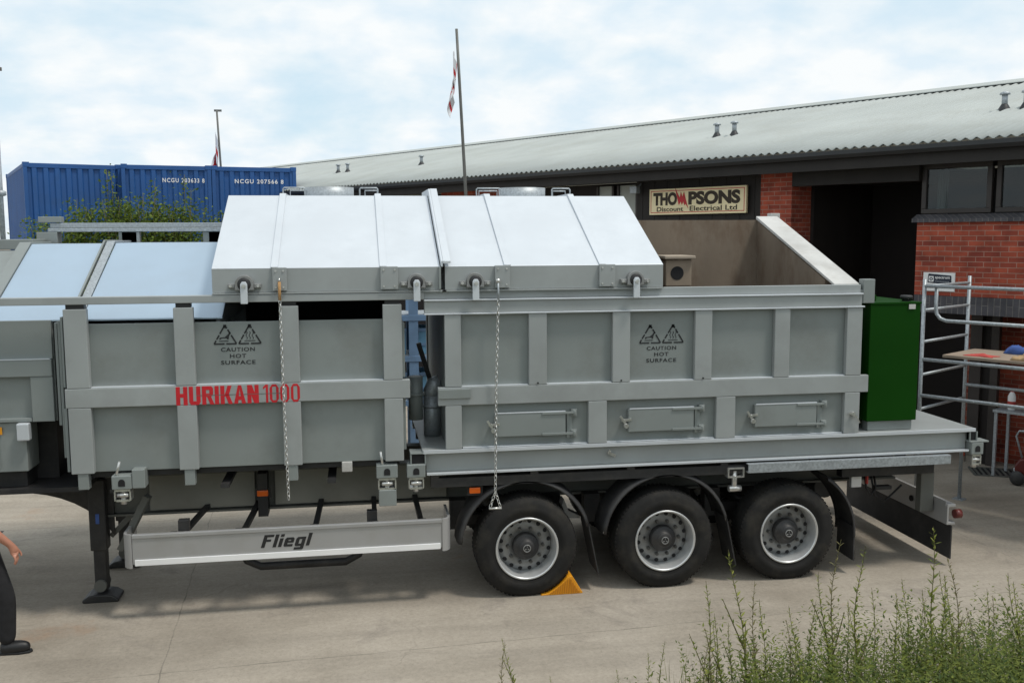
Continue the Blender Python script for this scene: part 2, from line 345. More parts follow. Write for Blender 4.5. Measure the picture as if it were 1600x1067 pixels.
class MB:
    """Mesh builder. Coordinates are world coordinates (thing space for rotated things)."""
    def __init__(self):
        self.v = []; self.f = []; self.smooth = []
    def add(self, vs, fs, smooth=False):
        b = len(self.v)
        self.v += [tuple(p) for p in vs]
        for f in fs:
            self.f.append([i+b for i in f]); self.smooth.append(smooth)
        return self
    def box(self, x0, x1, y0, y1, z0, z1):
        vs = [(x, y, z) for z in (z0, z1) for y in (y0, y1) for x in (x0, x1)]
        return self.add(vs, [(0, 2, 3, 1), (4, 5, 7, 6), (0, 1, 5, 4), (2, 6, 7, 3), (0, 4, 6, 2), (1, 3, 7, 5)])
    def prism(self, poly, axis, a, b):
        """poly: 2D outline in the two other axes (y,z for 'x'; x,z for 'y'; x,y for 'z')."""
        def P(p, t):
            return {'x': (t, p[0], p[1]), 'y': (p[0], t, p[1]), 'z': (p[0], p[1], t)}[axis]
        n = len(poly)
        vs = [P(p, a) for p in poly]+[P(p, b) for p in poly]
        fs = [tuple(range(n)), tuple(range(2*n-1, n-1, -1))]
        fs += [(i, i+n, (i+1) % n+n, (i+1) % n) for i in range(n)]
        return self.add(vs, fs)
    def tube(self, pts, r, seg=8, closed=False, cap=True, smooth=True):
        pts = [Vector(p) for p in pts]
        n = len(pts)
        rs = r if isinstance(r, (list, tuple)) else [r]*n
        vs = []; up = None
        for i, p in enumerate(pts):
            if closed: t = pts[(i+1) % n]-pts[i-1]
            else: t = pts[min(i+1, n-1)]-pts[max(i-1, 0)]
            t.normalize()
            if up is None:
                a = Vector((0, 0, 1)) if abs(t.z) < 0.9 else Vector((1, 0, 0))
                up = t.cross(a).normalized()
            else:
                up = (up-t*up.dot(t))
                if up.length < 1e-5: up = t.orthogonal()
                up.normalize()
            w = t.cross(up)
            vs += [p+(up*cos(2*pi*k/seg)+w*sin(2*pi*k/seg))*rs[i] for k in range(seg)]
        fs = []
        for i in range(n if closed else n-1):
            j = (i+1) % n
            for k in range(seg):
                k2 = (k+1) % seg
                fs.append((i*seg+k, i*seg+k2, j*seg+k2, j*seg+k))
        self.add(vs, fs, smooth)
        if cap and not closed:
            b = len(self.v)-len(vs)
            self.f.append([b+k for k in range(seg)][::-1]); self.smooth.append(False)
            self.f.append([b+(n-1)*seg+k for k in range(seg)]); self.smooth.append(False)
        return self
    def cyl(self, p, q, r, seg=16):
        return self.tube([p, q], r, seg)
    def bar(self, p, q, w, h):
        """square bar from p to q: w across, h high"""
        p, q = Vector(p), Vector(q); t = (q-p).normalized()
        a = Vector((0, 0, 1)) if abs(t.z) < 0.95 else Vector((0, 1, 0))
        s = t.cross(a).normalized(); u = s.cross(t)
        vs = [e+s*i*w/2+u*j*h/2 for e in (p, q) for i, j in ((-1, -1), (1, -1), (1, 1), (-1, 1))]
        return self.add(vs, [(0, 1, 2, 3)[::-1], (4, 5, 6, 7)]+[(i, (i+1) % 4, (i+1) % 4+4, i+4) for i in range(4)])
    def lathe(self, prof, c, axis='y', seg=48, smooth=True):
        """prof: list of (radius, along). Revolved about axis through c."""
        vs = []
        for (r, t) in prof:
            for k in range(seg):
                a = 2*pi*k/seg
                if axis == 'y': vs.append((c[0]+r*cos(a), c[1]+t, c[2]+r*sin(a)))
                elif axis == 'z': vs.append((c[0]+r*cos(a), c[1]+r*sin(a), c[2]+t))
                else: vs.append((c[0]+t, c[1]+r*cos(a), c[2]+r*sin(a)))
        fs = []
        for i in range(len(prof)-1):
            for k in range(seg):
                k2 = (k+1) % seg
                fs.append((i*seg+k, i*seg+k2, (i+1)*seg+k2, (i+1)*seg+k))
        return self.add(vs, fs, smooth)
    def build(self, name, m, parent=None, bevel=0.0, loc=None, auto=False, seg=2):
        me = bpy.data.meshes.new(name)
        if parent is not None: off = LOC[root_of(parent)]
        else: off = Vector(loc) if loc is not None else Vector((0, 0, 0))
        me.from_pydata([(a-off.x, b-off.y, c-off.z) for a, b, c in self.v], [], self.f)
        me.polygons.foreach_set('use_smooth', self.smooth)
        bm = bmesh.new(); bm.from_mesh(me)
        bmesh.ops.recalc_face_normals(bm, faces=bm.faces)
        bm.to_mesh(me); bm.free()
        me.materials.append(m)
        o = bpy.data.objects.new(name, me)
        COL.objects.link(o)
        if parent is not None: o.parent = parent
        else: o.location = off; LOC[o] = off
        if bevel:
            b = o.modifiers.new('edge', 'BEVEL'); b.width = bevel; b.segments = seg; b.limit_method = 'ANGLE'; b.angle_limit = radians(40)
            b.harden_normals = False
        return o

def leafcloud(quads):
    """quads: list of 4-point leaves -> MB"""
    mb = MB()
    for q in quads: mb.add(q, [tuple(range(len(q)))])
    return mb

def copy_tree(o, parent=None):
    c = o.copy(); COL.objects.link(c)
    if parent is not None: c.parent = parent
    for ch in list(o.children): copy_tree(ch, c)
    return c

def text_mesh(s, size=1.0, bold=0.0, shear=0.0, extrude=0.002, spacing=1.0):
    cu = bpy.data.curves.new('lettering', 'FONT')
    cu.body = s; cu.size = size; cu.offset = bold; cu.shear = shear; cu.extrude = extrude; cu.space_character = spacing
    cu.resolution_u = 4
    ob = bpy.data.objects.new('lettering', cu)
    COL.objects.link(ob)
    dg = bpy.context.evaluated_depsgraph_get(); dg.update()
    me = bpy.data.meshes.new_from_object(ob.evaluated_get(dg))
    bpy.data.objects.remove(ob); bpy.data.curves.remove(cu)
    return me

M['rearlamp'] = mat('dark_red_lens', (0.10, 0.015, 0.012), 0.4)

def lettering(s, name, m, parent, org, ex, ez, x0, x1, z0, z1, bold=0.0, shear=0.0, depth=0.003, spacing=1.0, cuts=0):
    """Text fitted into the rectangle x0..x1, z0..z1 of the plane org + x*ex + z*ez."""
    me = text_mesh(s, 1.0, bold, shear, 0.0, spacing)
    ex = Vector(ex); ez = Vector(ez); nrm = ex.cross(ez); org = Vector(org)
    xs = [v.co.x for v in me.vertices]; ys = [v.co.y for v in me.vertices]
    ax, bx, ay, by = min(xs), max(xs), min(ys), max(ys)
    off = LOC[root_of(parent)]
    for v in me.vertices:
        u = x0+(v.co.x-ax)/(bx-ax)*(x1-x0); w = z0+(v.co.y-ay)/(by-ay)*(z1-z0)
        v.co = org+ex*u+ez*w+nrm*depth-off
    me.materials.clear(); me.materials.append(m)
    me.name = name
    o = bpy.data.objects.new(name, me); COL.objects.link(o); o.parent = parent
    return o

def bold_text(word, name, m, parent, x0, x1, z0, z1, y, t=0.30, gap=0.16, shear=0.0, mid=0.0):
    """Heavy block letters drawn stroke by stroke (unit cell: height 1, stroke t), fitted into x0..x1, z0..z1 on the plane y."""
    def B(a, b, c, d): return [(a, c), (b, c), (b, d), (a, d)]
    def D(xa, za, xb, zb, w=t): return [(xa, za), (xa+w, za), (xb+w, zb), (xb, zb)]
    h = t*0.62
    def ring(w, za, zb, k=0.14):
        return [[(0, za+k), (t, za+k), (t, zb-k), (0, zb-k)], [(w-t, za+k), (w, za+k), (w, zb-k), (w-t, zb-k)],
                [(0, zb-k), (t, zb-k), (t+0.03, zb-h), (w-t-0.03, zb-h), (w-t, zb-k), (w, zb-k), (w-k, zb), (k, zb)],
                [(0, za+k), (k, za), (w-k, za), (w, za+k), (w-t, za+k), (w-t-0.03, za+h), (t+0.03, za+h), (t, za+k)]]
    G = {'H': (0.92, [B(0, t, 0, 1), B(0.92-t, 0.92, 0, 1), B(t, 0.92-t, 0.42, 0.42+h)]),
         'U': (0.92, [B(0, t, 0.16, 1), B(0.92-t, 0.92, 0.16, 1), [(0, 0.16), (0.15, 0), (0.77, 0), (0.92, 0.16), (0.92-t, 0.16), (0.92-t-0.03, h), (t+0.03, h), (t, 0.16)]]),
         'R': (0.90, [B(0, t, 0, 1), [(t, 1), (t, 1-h), (0.58, 1-h), (0.60, 0.96-h), (0.90, 0.88), (0.76, 1)], [(0.60, 0.84-h*0.2), (0.60, 0.60), (0.90, 0.56), (0.90, 0.88)], [(t, 0.42), (0.74, 0.42), (0.90, 0.56), (0.60, 0.60), (t, 0.60)], D(0.64, 0, 0.40, 0.42)]),
         'I': (t, [B(0, t, 0, 1)]),
         'K': (0.95, [B(0, t, 0, 1), D(t-0.02, 0.42, 0.60, 1), D(0.65, 0, 0.36, 0.52)]),
         'A': (0.98, [[(0, 0), (t, 0), (0.49, 0.82), (0.60, 1), (0.36, 1)], [(0.98-t, 0), (0.98, 0), (0.62, 1), (0.40, 1), (0.49, 0.82)], B(0.26, 0.72, 0.20, 0.20+h)]),
         'N': (0.94, [B(0, t, 0, 1), B(0.94-t, 0.94, 0, 1), D(0.94-t-0.06, 0, 0.04, 1, t+0.02)]),
         '1': (0.40, [B(0.40-t*0.9, 0.40, 0, 1), [(0.0, 0.74), (0.40-t*0.9, 0.86), (0.40-t*0.9, 1), (0.0, 0.86)]]),
         '0': (0.72, ring(0.72, 0, 1, 0.2)),
         'F': (0.78, [B(0, t, 0, 1), B(t, 0.80, 1-h, 1), B(t, 0.66, 0.46, 0.46+h)]),
         'l': (t, [B(0, t, 0, 1)]),
         'i': (t, [B(0, t, 0, 0.68), B(0, t, 0.80, 1)]),
         'e': (0.76, [B(0, t, 0.1, 0.6), [(0, 0.6), (t, 0.6), (t, 0.72-h), (0.76-t*0.9, 0.72-h), (0.76, 0.6), (0.64, 0.72), (0.12, 0.72)], B(0.76-t*0.9, 0.76, 0.30, 0.60), B(t, 0.76-t*0.9, 0.30, 0.30+h*0.8), [(0, 0.1), (0.1, 0), (0.74, 0), (0.74, h), (t, h), (t, 0.1)]]),
         'g': (0.78, [B(0, t, 0.1, 0.6), [(0, 0.6), (t, 0.6), (t, 0.72-h), (0.78-t, 0.72-h), (0.78-t, 0.72), (0.12, 0.72)], B(0.78-t, 0.78, -0.2, 0.72), [(0, 0.1), (0.1, 0), (0.78-t, 0), (0.78-t, h), (t, h), (t, 0.1)], [(0.02, -0.28), (0.70, -0.28), (0.78, -0.2), (0.78-t, -0.28+h), (0.02, -0.28+h)]])}
    W = sum(G[c][0] for c in word)+gap*(len(word)-1)
    H = z1-z0; sx = (x1-x0-shear*H)/W
    cur = 0.0; mb = MB(); k = 0
    for c in word:
        w, polys = G[c]
        for p in polys:
            pts = [(x0+(cur+a)*sx+shear*H*b, z0+b*H) for a, b in p]
            mb.prism(pts, 'y', y-0.0015-0.0001*(k % 9), y+0.0005); k += 1
        cur += w+gap
    mb.build(name, m, parent)

EX, EY, EZ = Vector((1, 0, 0)), Vector((0, 1, 0)), Vector((0, 0, 1))

# ------------------------------------------------------------------ setting: yard, bank
def make_ground():
    mb = MB()
    mb.add([(-300, -60, 0), (300, -60, 0), (300, 500, 0), (-300, 500, 0)], [(0, 1, 2, 3)])
    tag(mb.build('yard', M['concrete']), kind='structure')
def bank_z(x, y):
    return max(0.0, (-2.8-y)*0.32)
def make_bank():
    mb = MB(); nx, ny = 60, 24
    rnd = random.Random(5)
    vs = []
    for j in range(ny+1):
        for i in range(nx+1):
            x = -14+i*30/nx; y = -2.75-j*11/ny
            vs.append((x, y, bank_z(x, y)+(rnd.uniform(-0.04, 0.05) if j else -0.03)))
    fs = [(j*(nx+1)+i, j*(nx+1)+i+1, (j+1)*(nx+1)+i+1, (j+1)*(nx+1)+i) for j in range(ny) for i in range(nx)]
    mb.add(vs, fs, True)
    tag(mb.build('grass_bank', M['bank']), kind='structure')
make_ground()
make_bank()

# ------------------------------------------------------------------ building (thing space: x to the right along the facade, y into the building)
BLOC = (8.7232, 3.5773, 0.0)
BROT = atan2(-0.84561, 0.5338)
def bworld(u, v, z):
    c, s = cos(BROT), sin(BROT)
    return Vector((BLOC[0]+u*c-v*s, BLOC[1]+u*s+v*c, z))
SLOPE = 0.255
def roof_z(v): return 4.95+(v+0.5)*SLOPE
RIDGE = 5.6
def make_building():
    b = thing('brick_building', 'long low brick workshop with pale corrugated roof and dark eaves behind the trailer', 'building', BLOC, None, BROT)
    # roof: corrugated fibre cement sheets, both slopes
    pitch = 0.15; per = 6
    u0, u1 = -34.0, 5.2
    n = int((u1-u0)/pitch*per)
    mb = MB(); rows = [(-0.55, None), (1.6, None), (3.6, None), (RIDGE, None), (2*RIDGE+0.5, 'far')]
    vs = []
    for (v, far) in rows:
        for i in range(n+1):
            u = u0+(u1-u0)*i/n
            z = roof_z(v) if not far else roof_z(-0.5)
            z += 0.020*sin(2*pi*i/per)
            vs.append((u, v, z))
    fs = [(j*(n+1)+i, j*(n+1)+i+1, (j+1)*(n+1)+i+1, (j+1)*(n+1)+i) for j in range(len(rows)-1) for i in range(n)]
    mb.add(vs, fs, True)
    rf = mb.build('roof', M['roof'], b)
    so = rf.modifiers.new('thickness', 'SOLIDIFY'); so.thickness = 0.012; so.offset = -1
    # sheet overlaps: a slightly raised course line and the ridge cap
    mb = MB(); mb.prism([(RIDGE-0.28, roof_z(RIDGE-0.28)+0.045), (RIDGE, roof_z(RIDGE)+0.07), (RIDGE+0.28, roof_z(RIDGE-0.28)+0.045), (RIDGE+0.28, roof_z(RIDGE-0.28)+0.03), (RIDGE, roof_z(RIDGE)+0.05), (RIDGE-0.28, roof_z(RIDGE-0.28)+0.03)], 'x', u0, u1)
    mb.build('ridge_cap', M['roof'], rf)
    # roof vents
    def vent(u, v, h=0.24, r=0.045):
        z = roof_z(v)
        w = MB(); w.lathe([(0.10, 0.0), (0.09, 0.03), (0.055, 0.09), (0.05, 0.10)], (u, v, z-0.02), 'z', 16)
        o = w.build('roof_vent', M['gutter'], rf)
        w = MB(); w.cyl((u, v, z+0.07), (u, v, z+h), r, 14)
        w.lathe([(0.02, 0.05), (0.075, 0.03), (0.08, 0.0), (0.04, 0.0)], (u, v, z+h-0.01), 'z', 16)
        w.build('vent_pipe', M['galv'], rf)
    for (u, v) in ((-0.28, 2.0), (0.05, 2.0), (-5.84, 2.0), (-5.42, 2.0), (-20.3, 2.0), (-19.75, 2.0), (-15.9, 2.0)):
        vent(u, v)
    # gutter, fascia and soffit
    mb = MB(); mb.prism([(-0.60, 4.90), (-0.60, 4.84), (-0.56, 4.79), (-0.50, 4.79), (-0.46, 4.84), (-0.46, 4.90), (-0.475, 4.90), (-0.475, 4.845), (-0.505, 4.805), (-0.555, 4.805), (-0.585, 4.845), (-0.585, 4.90)], 'x', u0, u1)
    mb.build('gutter', M['gutter'], b)
    mb = MB(); mb.box(u0, u1, -0.455, -0.42, 4.62, 4.88); mb.box(u0, u1, -0.42, 0.3, 4.66, 4.70)
    mb.build('fascia', M['soffit'], b)
    # back shell of the building
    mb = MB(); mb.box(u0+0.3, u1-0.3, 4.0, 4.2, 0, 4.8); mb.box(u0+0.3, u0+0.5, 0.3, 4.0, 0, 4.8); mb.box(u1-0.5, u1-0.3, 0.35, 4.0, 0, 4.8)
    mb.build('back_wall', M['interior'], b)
    # brick parts of the facade
    for q in ((-0.66, 5.0, 0.0, 0.33, 2.72, 3.80), (-0.66, -0.33, 0.331, 3.8, 2.46, 3.80), (-3.42, -2.82, 0.0, 0.6, 0, 4.65), (-12.4, -10.2, 0.0, 0.33, 0, 4.65),
              (-20.0, -18.0, 0.0, 0.33, 0, 4.65), (-34.0, -28.0, 0.0, 0.33, 0, 4.65), (-0.55, 5.0, 1.6, 1.9, 0, 2.45)):
        mb = MB(); mb.box(*q); mb.build('brick_wall', M['brick'], b)
    mb = MB(); mb.box(-0.66, 5.0, -0.004, 0.33, 2.46, 2.716); mb.build('soldier_course', M['soldier'], b)
    mb = MB(); mb.prism([(-0.06, 3.80), (-0.06, 3.85), (0.10, 3.92), (0.34, 3.92), (0.34, 3.803), (-0.05, 3.803)], 'x', -0.72, 5.0)
    mb.build('window_sill', M['soldier'], b)
    # upper windows above the spandrel
    def window(ua, ub, curtain):
        z0, z1, v = 3.93, 4.66, 0.10
        f = MB(); t = 0.07
        f.box(ua, ub, v, v+0.08, z0, z0+t); f.box(ua, ub, v, v+0.08, z1-t, z1)
        f.box(ua, ua+t, v, v+0.08, z0+t, z1-t); f.box(ub-t, ub, v, v+0.08, z0+t, z1-t)
        o = f.build('window', M['frame'], b, 0.006)
        g = MB(); g.box(ua+t, ub-t, v+0.04, v+0.046, z0+t, z1-t)
        gm = M['glass']
        g.build('pane', gm, o)
        if curtain:
            c = MB()
            for (ca, cb) in curtain:
                nseg = 8
                pts = [(ca+(cb-ca)*i/nseg, v+0.22+0.02*(i % 2)) for i in range(nseg+1)]
                poly = pts+[(x, y+0.02) for x, y in reversed(pts)]
                c.prism(poly, 'z', z0, z1)
            c.build('curtain', M['curtain'], o)
    window(-0.66, 0.36, [(-0.52, -0.36)])
    window(0.42, 1.5, [(0.86, 0.98)])
    window(1.56, 2.9, [])
    window(2.96, 4.6, [])
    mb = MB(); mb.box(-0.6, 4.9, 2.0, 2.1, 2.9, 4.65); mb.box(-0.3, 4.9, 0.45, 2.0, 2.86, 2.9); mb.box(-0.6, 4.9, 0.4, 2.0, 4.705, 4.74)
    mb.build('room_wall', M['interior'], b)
    # deep open bay with a dark roller door at the back
    mb = MB()
    for i in range(38): mb.box(-2.82, -0.67, 2.60, 2.66-0.012*(i % 2), 0.12*i, 0.12*i+0.12)
    mb.build('roller_door', M['shutter'], b)
    mb = MB(); mb.box(-2.82, -0.67, 0.25, 2.6, 4.50, 4.6); mb.box(-2.818, -2.76, 0.6, 2.6, 0, 4.5)
    mb.build('bay_lining', M['soffit'], b)
    mb = MB(); mb.box(-2.818, -0.662, 0.0, 0.12, 4.42, 4.655); mb.box(-2.818, -0.662, 0.12, 2.6, 4.61, 4.655); mb.build('bay_lintel', M['soffit'], b)
    # ground floor recess below the spandrel: posts and a dark door
    mb = MB(); mb.box(-0.30, -0.12, 1.2, 1.35, 0, 2.45); mb.box(0.02, 0.14, 1.2, 1.3, 0, 2.45)
    mb.build('door_post', M['frame'], b, 0.006)
    mb = MB(); mb.box(-0.12, 0.02, 1.26, 1.3, 0, 2.45); mb.build('door', M['shutter'], b)
    # shop front with dark cladding left of the pier
    mb = MB()
    x = -6.35
    while x < -3.45:
        mb.box(x, min(x+0.148, -3.425), 0.16+0.006*(int(x*7) % 2), 0.2, 0, 4.65); x += 0.15
    mb.build('cladding', M['soffit'], b)
    mb = MB(); mb.box(-10.2, -6.352, 0.30, 0.34, 0, 4.65); mb.box(-18.0, -12.4, 0.30, 0.34, 0, 4.65); mb.box(-28.0, -20.0, 0.30, 0.34, 0, 4.65)
    mb.build('cladding', M['shutter'], b)
    for (ua, ub) in ((-7.42, -7.05), (-6.86, -6.42)):
        f = MB(); f.box(ua-0.05, ub+0.05, 0.2, 0.295, 2.0, 2.05); f.box(ua-0.05, ua, 0.2, 0.295, 2.05, 4.6); f.box(ub, ub+0.05, 0.2, 0.295, 2.05, 4.6)
        o = f.build('window', M['frame'], b)
        g = MB(); g.box(ua, ub, 0.24, 0.26, 2.05, 4.6); g.build('blind', M['curtain'], o)
    # floodlight under the eaves
    f = MB(); f.box(-6.33, -6.16, -0.08, 0.04, 4.42, 4.56); f.bar((-6.25, 0.0, 4.5), (-6.25, 0.18, 4.62), 0.03, 0.03)
    f.build('floodlight', M['galv'], b, 0.01)
    return b

def glass_mat():
    m, N, L, P = nodes_of('window_glass')
    tr = N.new('ShaderNodeBsdfTransparent'); tr.inputs[0].default_value = (0.55, 0.6, 0.6, 1)
    gl = N.new('ShaderNodeBsdfGlossy'); gl.inputs['Roughness'].default_value = 0.03
    fr = N.new('ShaderNodeFresnel'); fr.inputs['IOR'].default_value = 1.5
    mx = N.new('ShaderNodeMixShader')
    L.new(fr.outputs[0], mx.inputs[0]); L.new(tr.outputs[0], mx.inputs[1]); L.new(gl.outputs[0], mx.inputs[2])
    L.new(mx.outputs[0], N['Material Output'].inputs[0])
    return m
M['glass'] = glass_mat()
BUILD = make_building()

# sign over the shop front
def make_shop_sign():
    u0, u1, z0, z1 = -5.95, -3.76, 4.005, 4.485
    s = thing('shop_sign', 'cream oblong sign with big dark letters and a red zigzag under the eaves', 'sign', tuple(bworld(-4.85, 0.06, z0)), None, BROT)
    LOC[s] = Vector((0, 0, 0))
    W, H = u1-u0, z1-z0
    mb = MB(); mb.box(-W/2, W/2, 0, 0.05, 0, H); mb.build('board', M['cream'], s, 0.004)
    mb = MB(); t = 0.012; k = 0.035
    mb.box(-W/2+k, W/2-k, -0.003, 0.001, k, k+t); mb.box(-W/2+k, W/2-k, -0.003, 0.001, H-k-t, H-k)
    mb.box(-W/2+k, -W/2+k+t, -0.003, 0.001, k+t, H-k-t); mb.box(W/2-k-t, W/2-k, -0.003, 0.001, k+t, H-k-t)
    mb.build('red_border', M['red'], s)
    def X(f): return -W/2+W*f
    lettering('THO', 'lettering', M['brown'], s, (0, 0, 0), EX, EZ, X(0.045), X(0.305), H*0.35, H*0.86, 0.055, depth=0.004)
    lettering('PSONS', 'lettering', M['brown'], s, (0, 0, 0), EX, EZ, X(0.425), X(0.945), H*0.35, H*0.86, 0.055, depth=0.004)
    lettering('Discount', 'lettering', M['brown'], s, (0, 0, 0), EX, EZ, X(0.085), X(0.372), H*0.12, H*0.30, 0.018, depth=0.004)
    lettering('Electrical Ltd', 'lettering', M['brown'], s, (0, 0, 0), EX, EZ, X(0.44), X(0.915), H*0.12, H*0.31, 0.018, depth=0.004)
    # red zigzag M: a flash from the top edge down through the letters
    top = [(0.285, 1.00), (0.335, 0.62), (0.345, 0.86), (0.362, 0.66), (0.378, 0.86), (0.395, 0.60), (0.425, 0.22)]
    bot = [(0.398, 0.40), (0.385, 0.34), (0.372, 0.50), (0.358, 0.36), (0.345, 0.50), (0.325, 0.36)]
    pts = [(X(a), H*c) for a, c in top+bot]
    mb = MB(); mb.prism(pts, 'y', -0.008, -0.001); mb.build('zigzag', M['red'], s)
make_shop_sign()

def make_board_sign():
    z0, z1 = 2.785, 3.06
    s = thing('wall_sign', 'small white board with navy name panel fixed on the red brick wall', 'sign', tuple(bworld(-0.285, -0.02, z0)), None, BROT)
    LOC[s] = Vector((0, 0, 0))
    W, H = 0.47, z1-z0
    mb = MB(); mb.box(-W/2, W/2, 0, 0.016, 0, H); mb.build('board', M['white'], s)
    def X(f): return -W/2+W*f
    def Z(f): return H*f
    pts = []
    for (cx, cz, a0) in ((0.86, 0.80, 0), (0.19, 0.88, 90), (0.17, 0.50, 180), (0.87, 0.38, 270)):
        for k in range(5):
            a = radians(a0+k*22.5); pts.append((X(cx)+0.014*cos(a), Z(cz)+0.014*sin(a)))
    mb = MB(); mb.prism(pts, 'y', -0.003, 0.001); mb.build('name_panel', M['navy'], s)
    mb = MB(); mb.box(X(0.18), X(0.335), -0.005, -0.002, Z(0.50), Z(0.80))
    mb.build('logo_square', M['white'], s)
    mb = MB(); mb.lathe([(0.026, 0), (0.012, 0)], (X(0.257), -0.0065, Z(0.65)), 'y', 20); mb.build('logo_ring', M['navy'], s)
    lettering('spectrum', 'lettering', M['white'], s, (0, -0.003, 0), EX, EZ, X(0.38), X(0.85), Z(0.62), Z(0.80), 0.02, depth=0.003)
    mb = MB()
    for k in range(9): mb.box(X(0.39+0.05*k), X(0.39+0.05*k+0.038), -0.005, -0.002, Z(0.51), Z(0.535))
    mb.build('small_print', M['greycloth'], s)
make_board_sign()

# ------------------------------------------------------------------ blue shipping containers, two high
def make_container(loc, rot, num, label, W=2.34):
    H, D = 2.8, 6.05
    c = thing('shipping_container', label, 'shipping container', loc, 'blue shipping containers stacked behind the trailer', rot)
    fr = MB(); p = 0.10
    for x in (0, W-p):
        for y in (0, D-p): fr.box(x, x+p, y, y+p, 0.0, H)
    for y in (0.01, D-p+0.01):
        fr.box(p, W-p, y, y+p-0.02, H-0.14, H-0.02); fr.box(p, W-p, y, y+p-0.02, 0.02, 0.16)
    for x in (0.01, W-p+0.01):
        fr.box(x, x+p-0.02, p, D-p, H-0.12, H-0.02); fr.box(x, x+p-0.02, p, D-p, 0.02, 0.16)
    fr.build('frame', M['bluecont'], c, 0.006)
    for z0 in (-0.004, H-0.116):
        for x in (-0.006, W-0.156):
            for y in (-0.006, D-0.156):
                k = MB(); k.box(x, x+0.162, y, y+0.162, z0, z0+0.12); k.build('corner_casting', M['bluecont'], c, 0.006)
    def corr(a, b, step, d):
        pts = []; x = a
        while x < b-step*0.5:
            pts += [(x, d), (x+step*0.30, d), (x+step*0.42, 0), (x+step*0.78, 0), (x+step*0.9, d)]
            x += step
        pts.append((b, d)); return pts
    end = corr(p, W-p, 0.279, 0.045); n = len(end)
    for g in (lambda y: 0.02+y, lambda y: D-0.02-y):
        m = MB(); m.add([(x, g(y), z) for z in (0.16, H-0.14) for x, y in end], [(i, i+1, n+i+1, n+i) for i in range(n-1)])
        e = m.build('end_wall', M['bluecont'], c); so = e.modifiers.new('t', 'SOLIDIFY'); so.thickness = 0.004
    side = corr(p, D-p, 0.279, 0.036); k2 = len(side)
    for g in (lambda y: 0.02+y, lambda y: W-0.02-y):
        m = MB(); m.add([(g(y), x, z) for z in (0.16, H-0.12) for x, y in side], [(i, i+1, k2+i+1, k2+i) for i in range(k2-1)])
        e = m.build('side_wall', M['bluecont'], c); so = e.modifiers.new('t', 'SOLIDIFY'); so.thickness = 0.004
    m = MB(); m.box(p, W-p, p, D-p, H-0.06, H-0.04); m.box(p, W-p, p, D-p, 0.12, 0.16); m.build('roof', M['bluecont'], c)
    if num:
        lettering(num, 'lettering', M['white'], c, (0, 0.018, 0), EX, EZ, 1.05 if num.startswith('NCGU 203') else 0.62, 2.16 if num.startswith('NCGU 203') else 1.98, H-0.48, H-0.36, 0.02, depth=0.004, spacing=1.25)
    return c
CROT = radians(12.5)
CD = Vector((cos(CROT), sin(CROT), 0)) if True else None
spots = [((-8.535, 18.10), radians(22), 2.44), ((-6.19, 18.58), CROT, 2.345), ((-6.19+CD.x*2.36, 18.58+CD.y*2.345), CROT, 2.345)]
labs = ['blue shipping container at the left end of the top row, its plain end wall unmarked',
        'blue shipping container in the middle of the top row, overgrown and numbered 203633 8',
        'blue shipping container at the right end of the top row, numbered 207566 8']
labs2 = ['lower blue container beneath the unmarked one at the left end', 'lower blue container beneath the overgrown middle one', 'lower blue container beneath the right hand numbered one']
for i, ((x, y), rot, w) in enumerate(spots):
    make_container((x, y, 2.8), rot, (None, 'NCGU 203633 8', 'NCGU 207566 8')[i], labs[i], w)
    make_container((x, y, 0.0), rot, None, labs2[i], w)

# ------------------------------------------------------------------ poles with flags
def pole_and_flag(base, top, r, drop, label_p, label_f, seed, size=1.0, finial=False):
    base, top = Vector(base), Vector(top)
    p = thing('flagpole', label_p, 'flagpole', tuple(base))
    mb = MB(); mb.tube([base+(top-base)*k/6 for k in range(7)], [r*(1-0.06*k) for k in range(7)], 8); mb.build('pole', M['greypole'], p)
    mb = MB(); mb.box(base.x-0.2, base.x+0.2, base.y-0.2, base.y+0.2, 0, 0.06); mb.build('base_plate', M['galv'], p)
    if finial:
        mb = MB(); mb.bar(top-Vector((0.09, 0, 0)), top+Vector((0.16, 0, 0.0)), 0.04, 0.07); mb.build('finial', M['greypole'], p)
    # limp flag: cloth hanging in folds from the hoist, white with a red cross
    rnd = random.Random(seed)
    h0 = top+(base-top)*drop
    ax = (base-top).normalized()
    nu, nv = 18, 22; HO = 0.62*size; FL = 1.30*size
    def pt(a, b):      # a 0..1 hoist (down the pole), b 0..1 fly
        hang = b*FL
        x = -0.03-0.24*size*(b**0.7)*(0.45+0.55*a)-0.05*size*sin(b*9+seed)
        y = 0.10*size*sin(b*13+a*2+seed)*min(1, b*3)
        z = -a*HO*(1-0.45*b)-hang*0.82*(b**0.25)
        q = h0+ax*(a*HO*0.0)
        return (q.x+x-ax.x*z*0.9, q.y+y, q.z+z)
    mb = MB(); wv = [pt(i/nu, j/nv) for j in range(nv+1) for i in range(nu+1)]
    fs = [(j*(nu+1)+i, j*(nu+1)+i+1, (j+1)*(nu+1)+i+1, (j+1)*(nu+1)+i) for j in range(nv) for i in range(nu)]
    mb.add(wv, fs, True)
    o = mb.build('flag', M['flagwhite'], None, loc=tuple(h0))
    o.data.materials.append(M['red'])
    for k, poly in enumerate(o.data.polygons):
        j, i = divmod(k, nu)
        if 8 <= i <= 11 or 7 <= j <= 10: poly.material_index = 1
    so = o.modifiers.new('t', 'SOLIDIFY'); so.thickness = 0.003
    tag(o, label_f, 'flag')
M['greypole'] = mat('weathered_pole', (0.13, 0.13, 0.12), 0.6, 0.2, 0.15, 4)
M['flagwhite'] = mat('flag_cloth', (0.70, 0.70, 0.72), 0.85, 0, 0.04, 8)
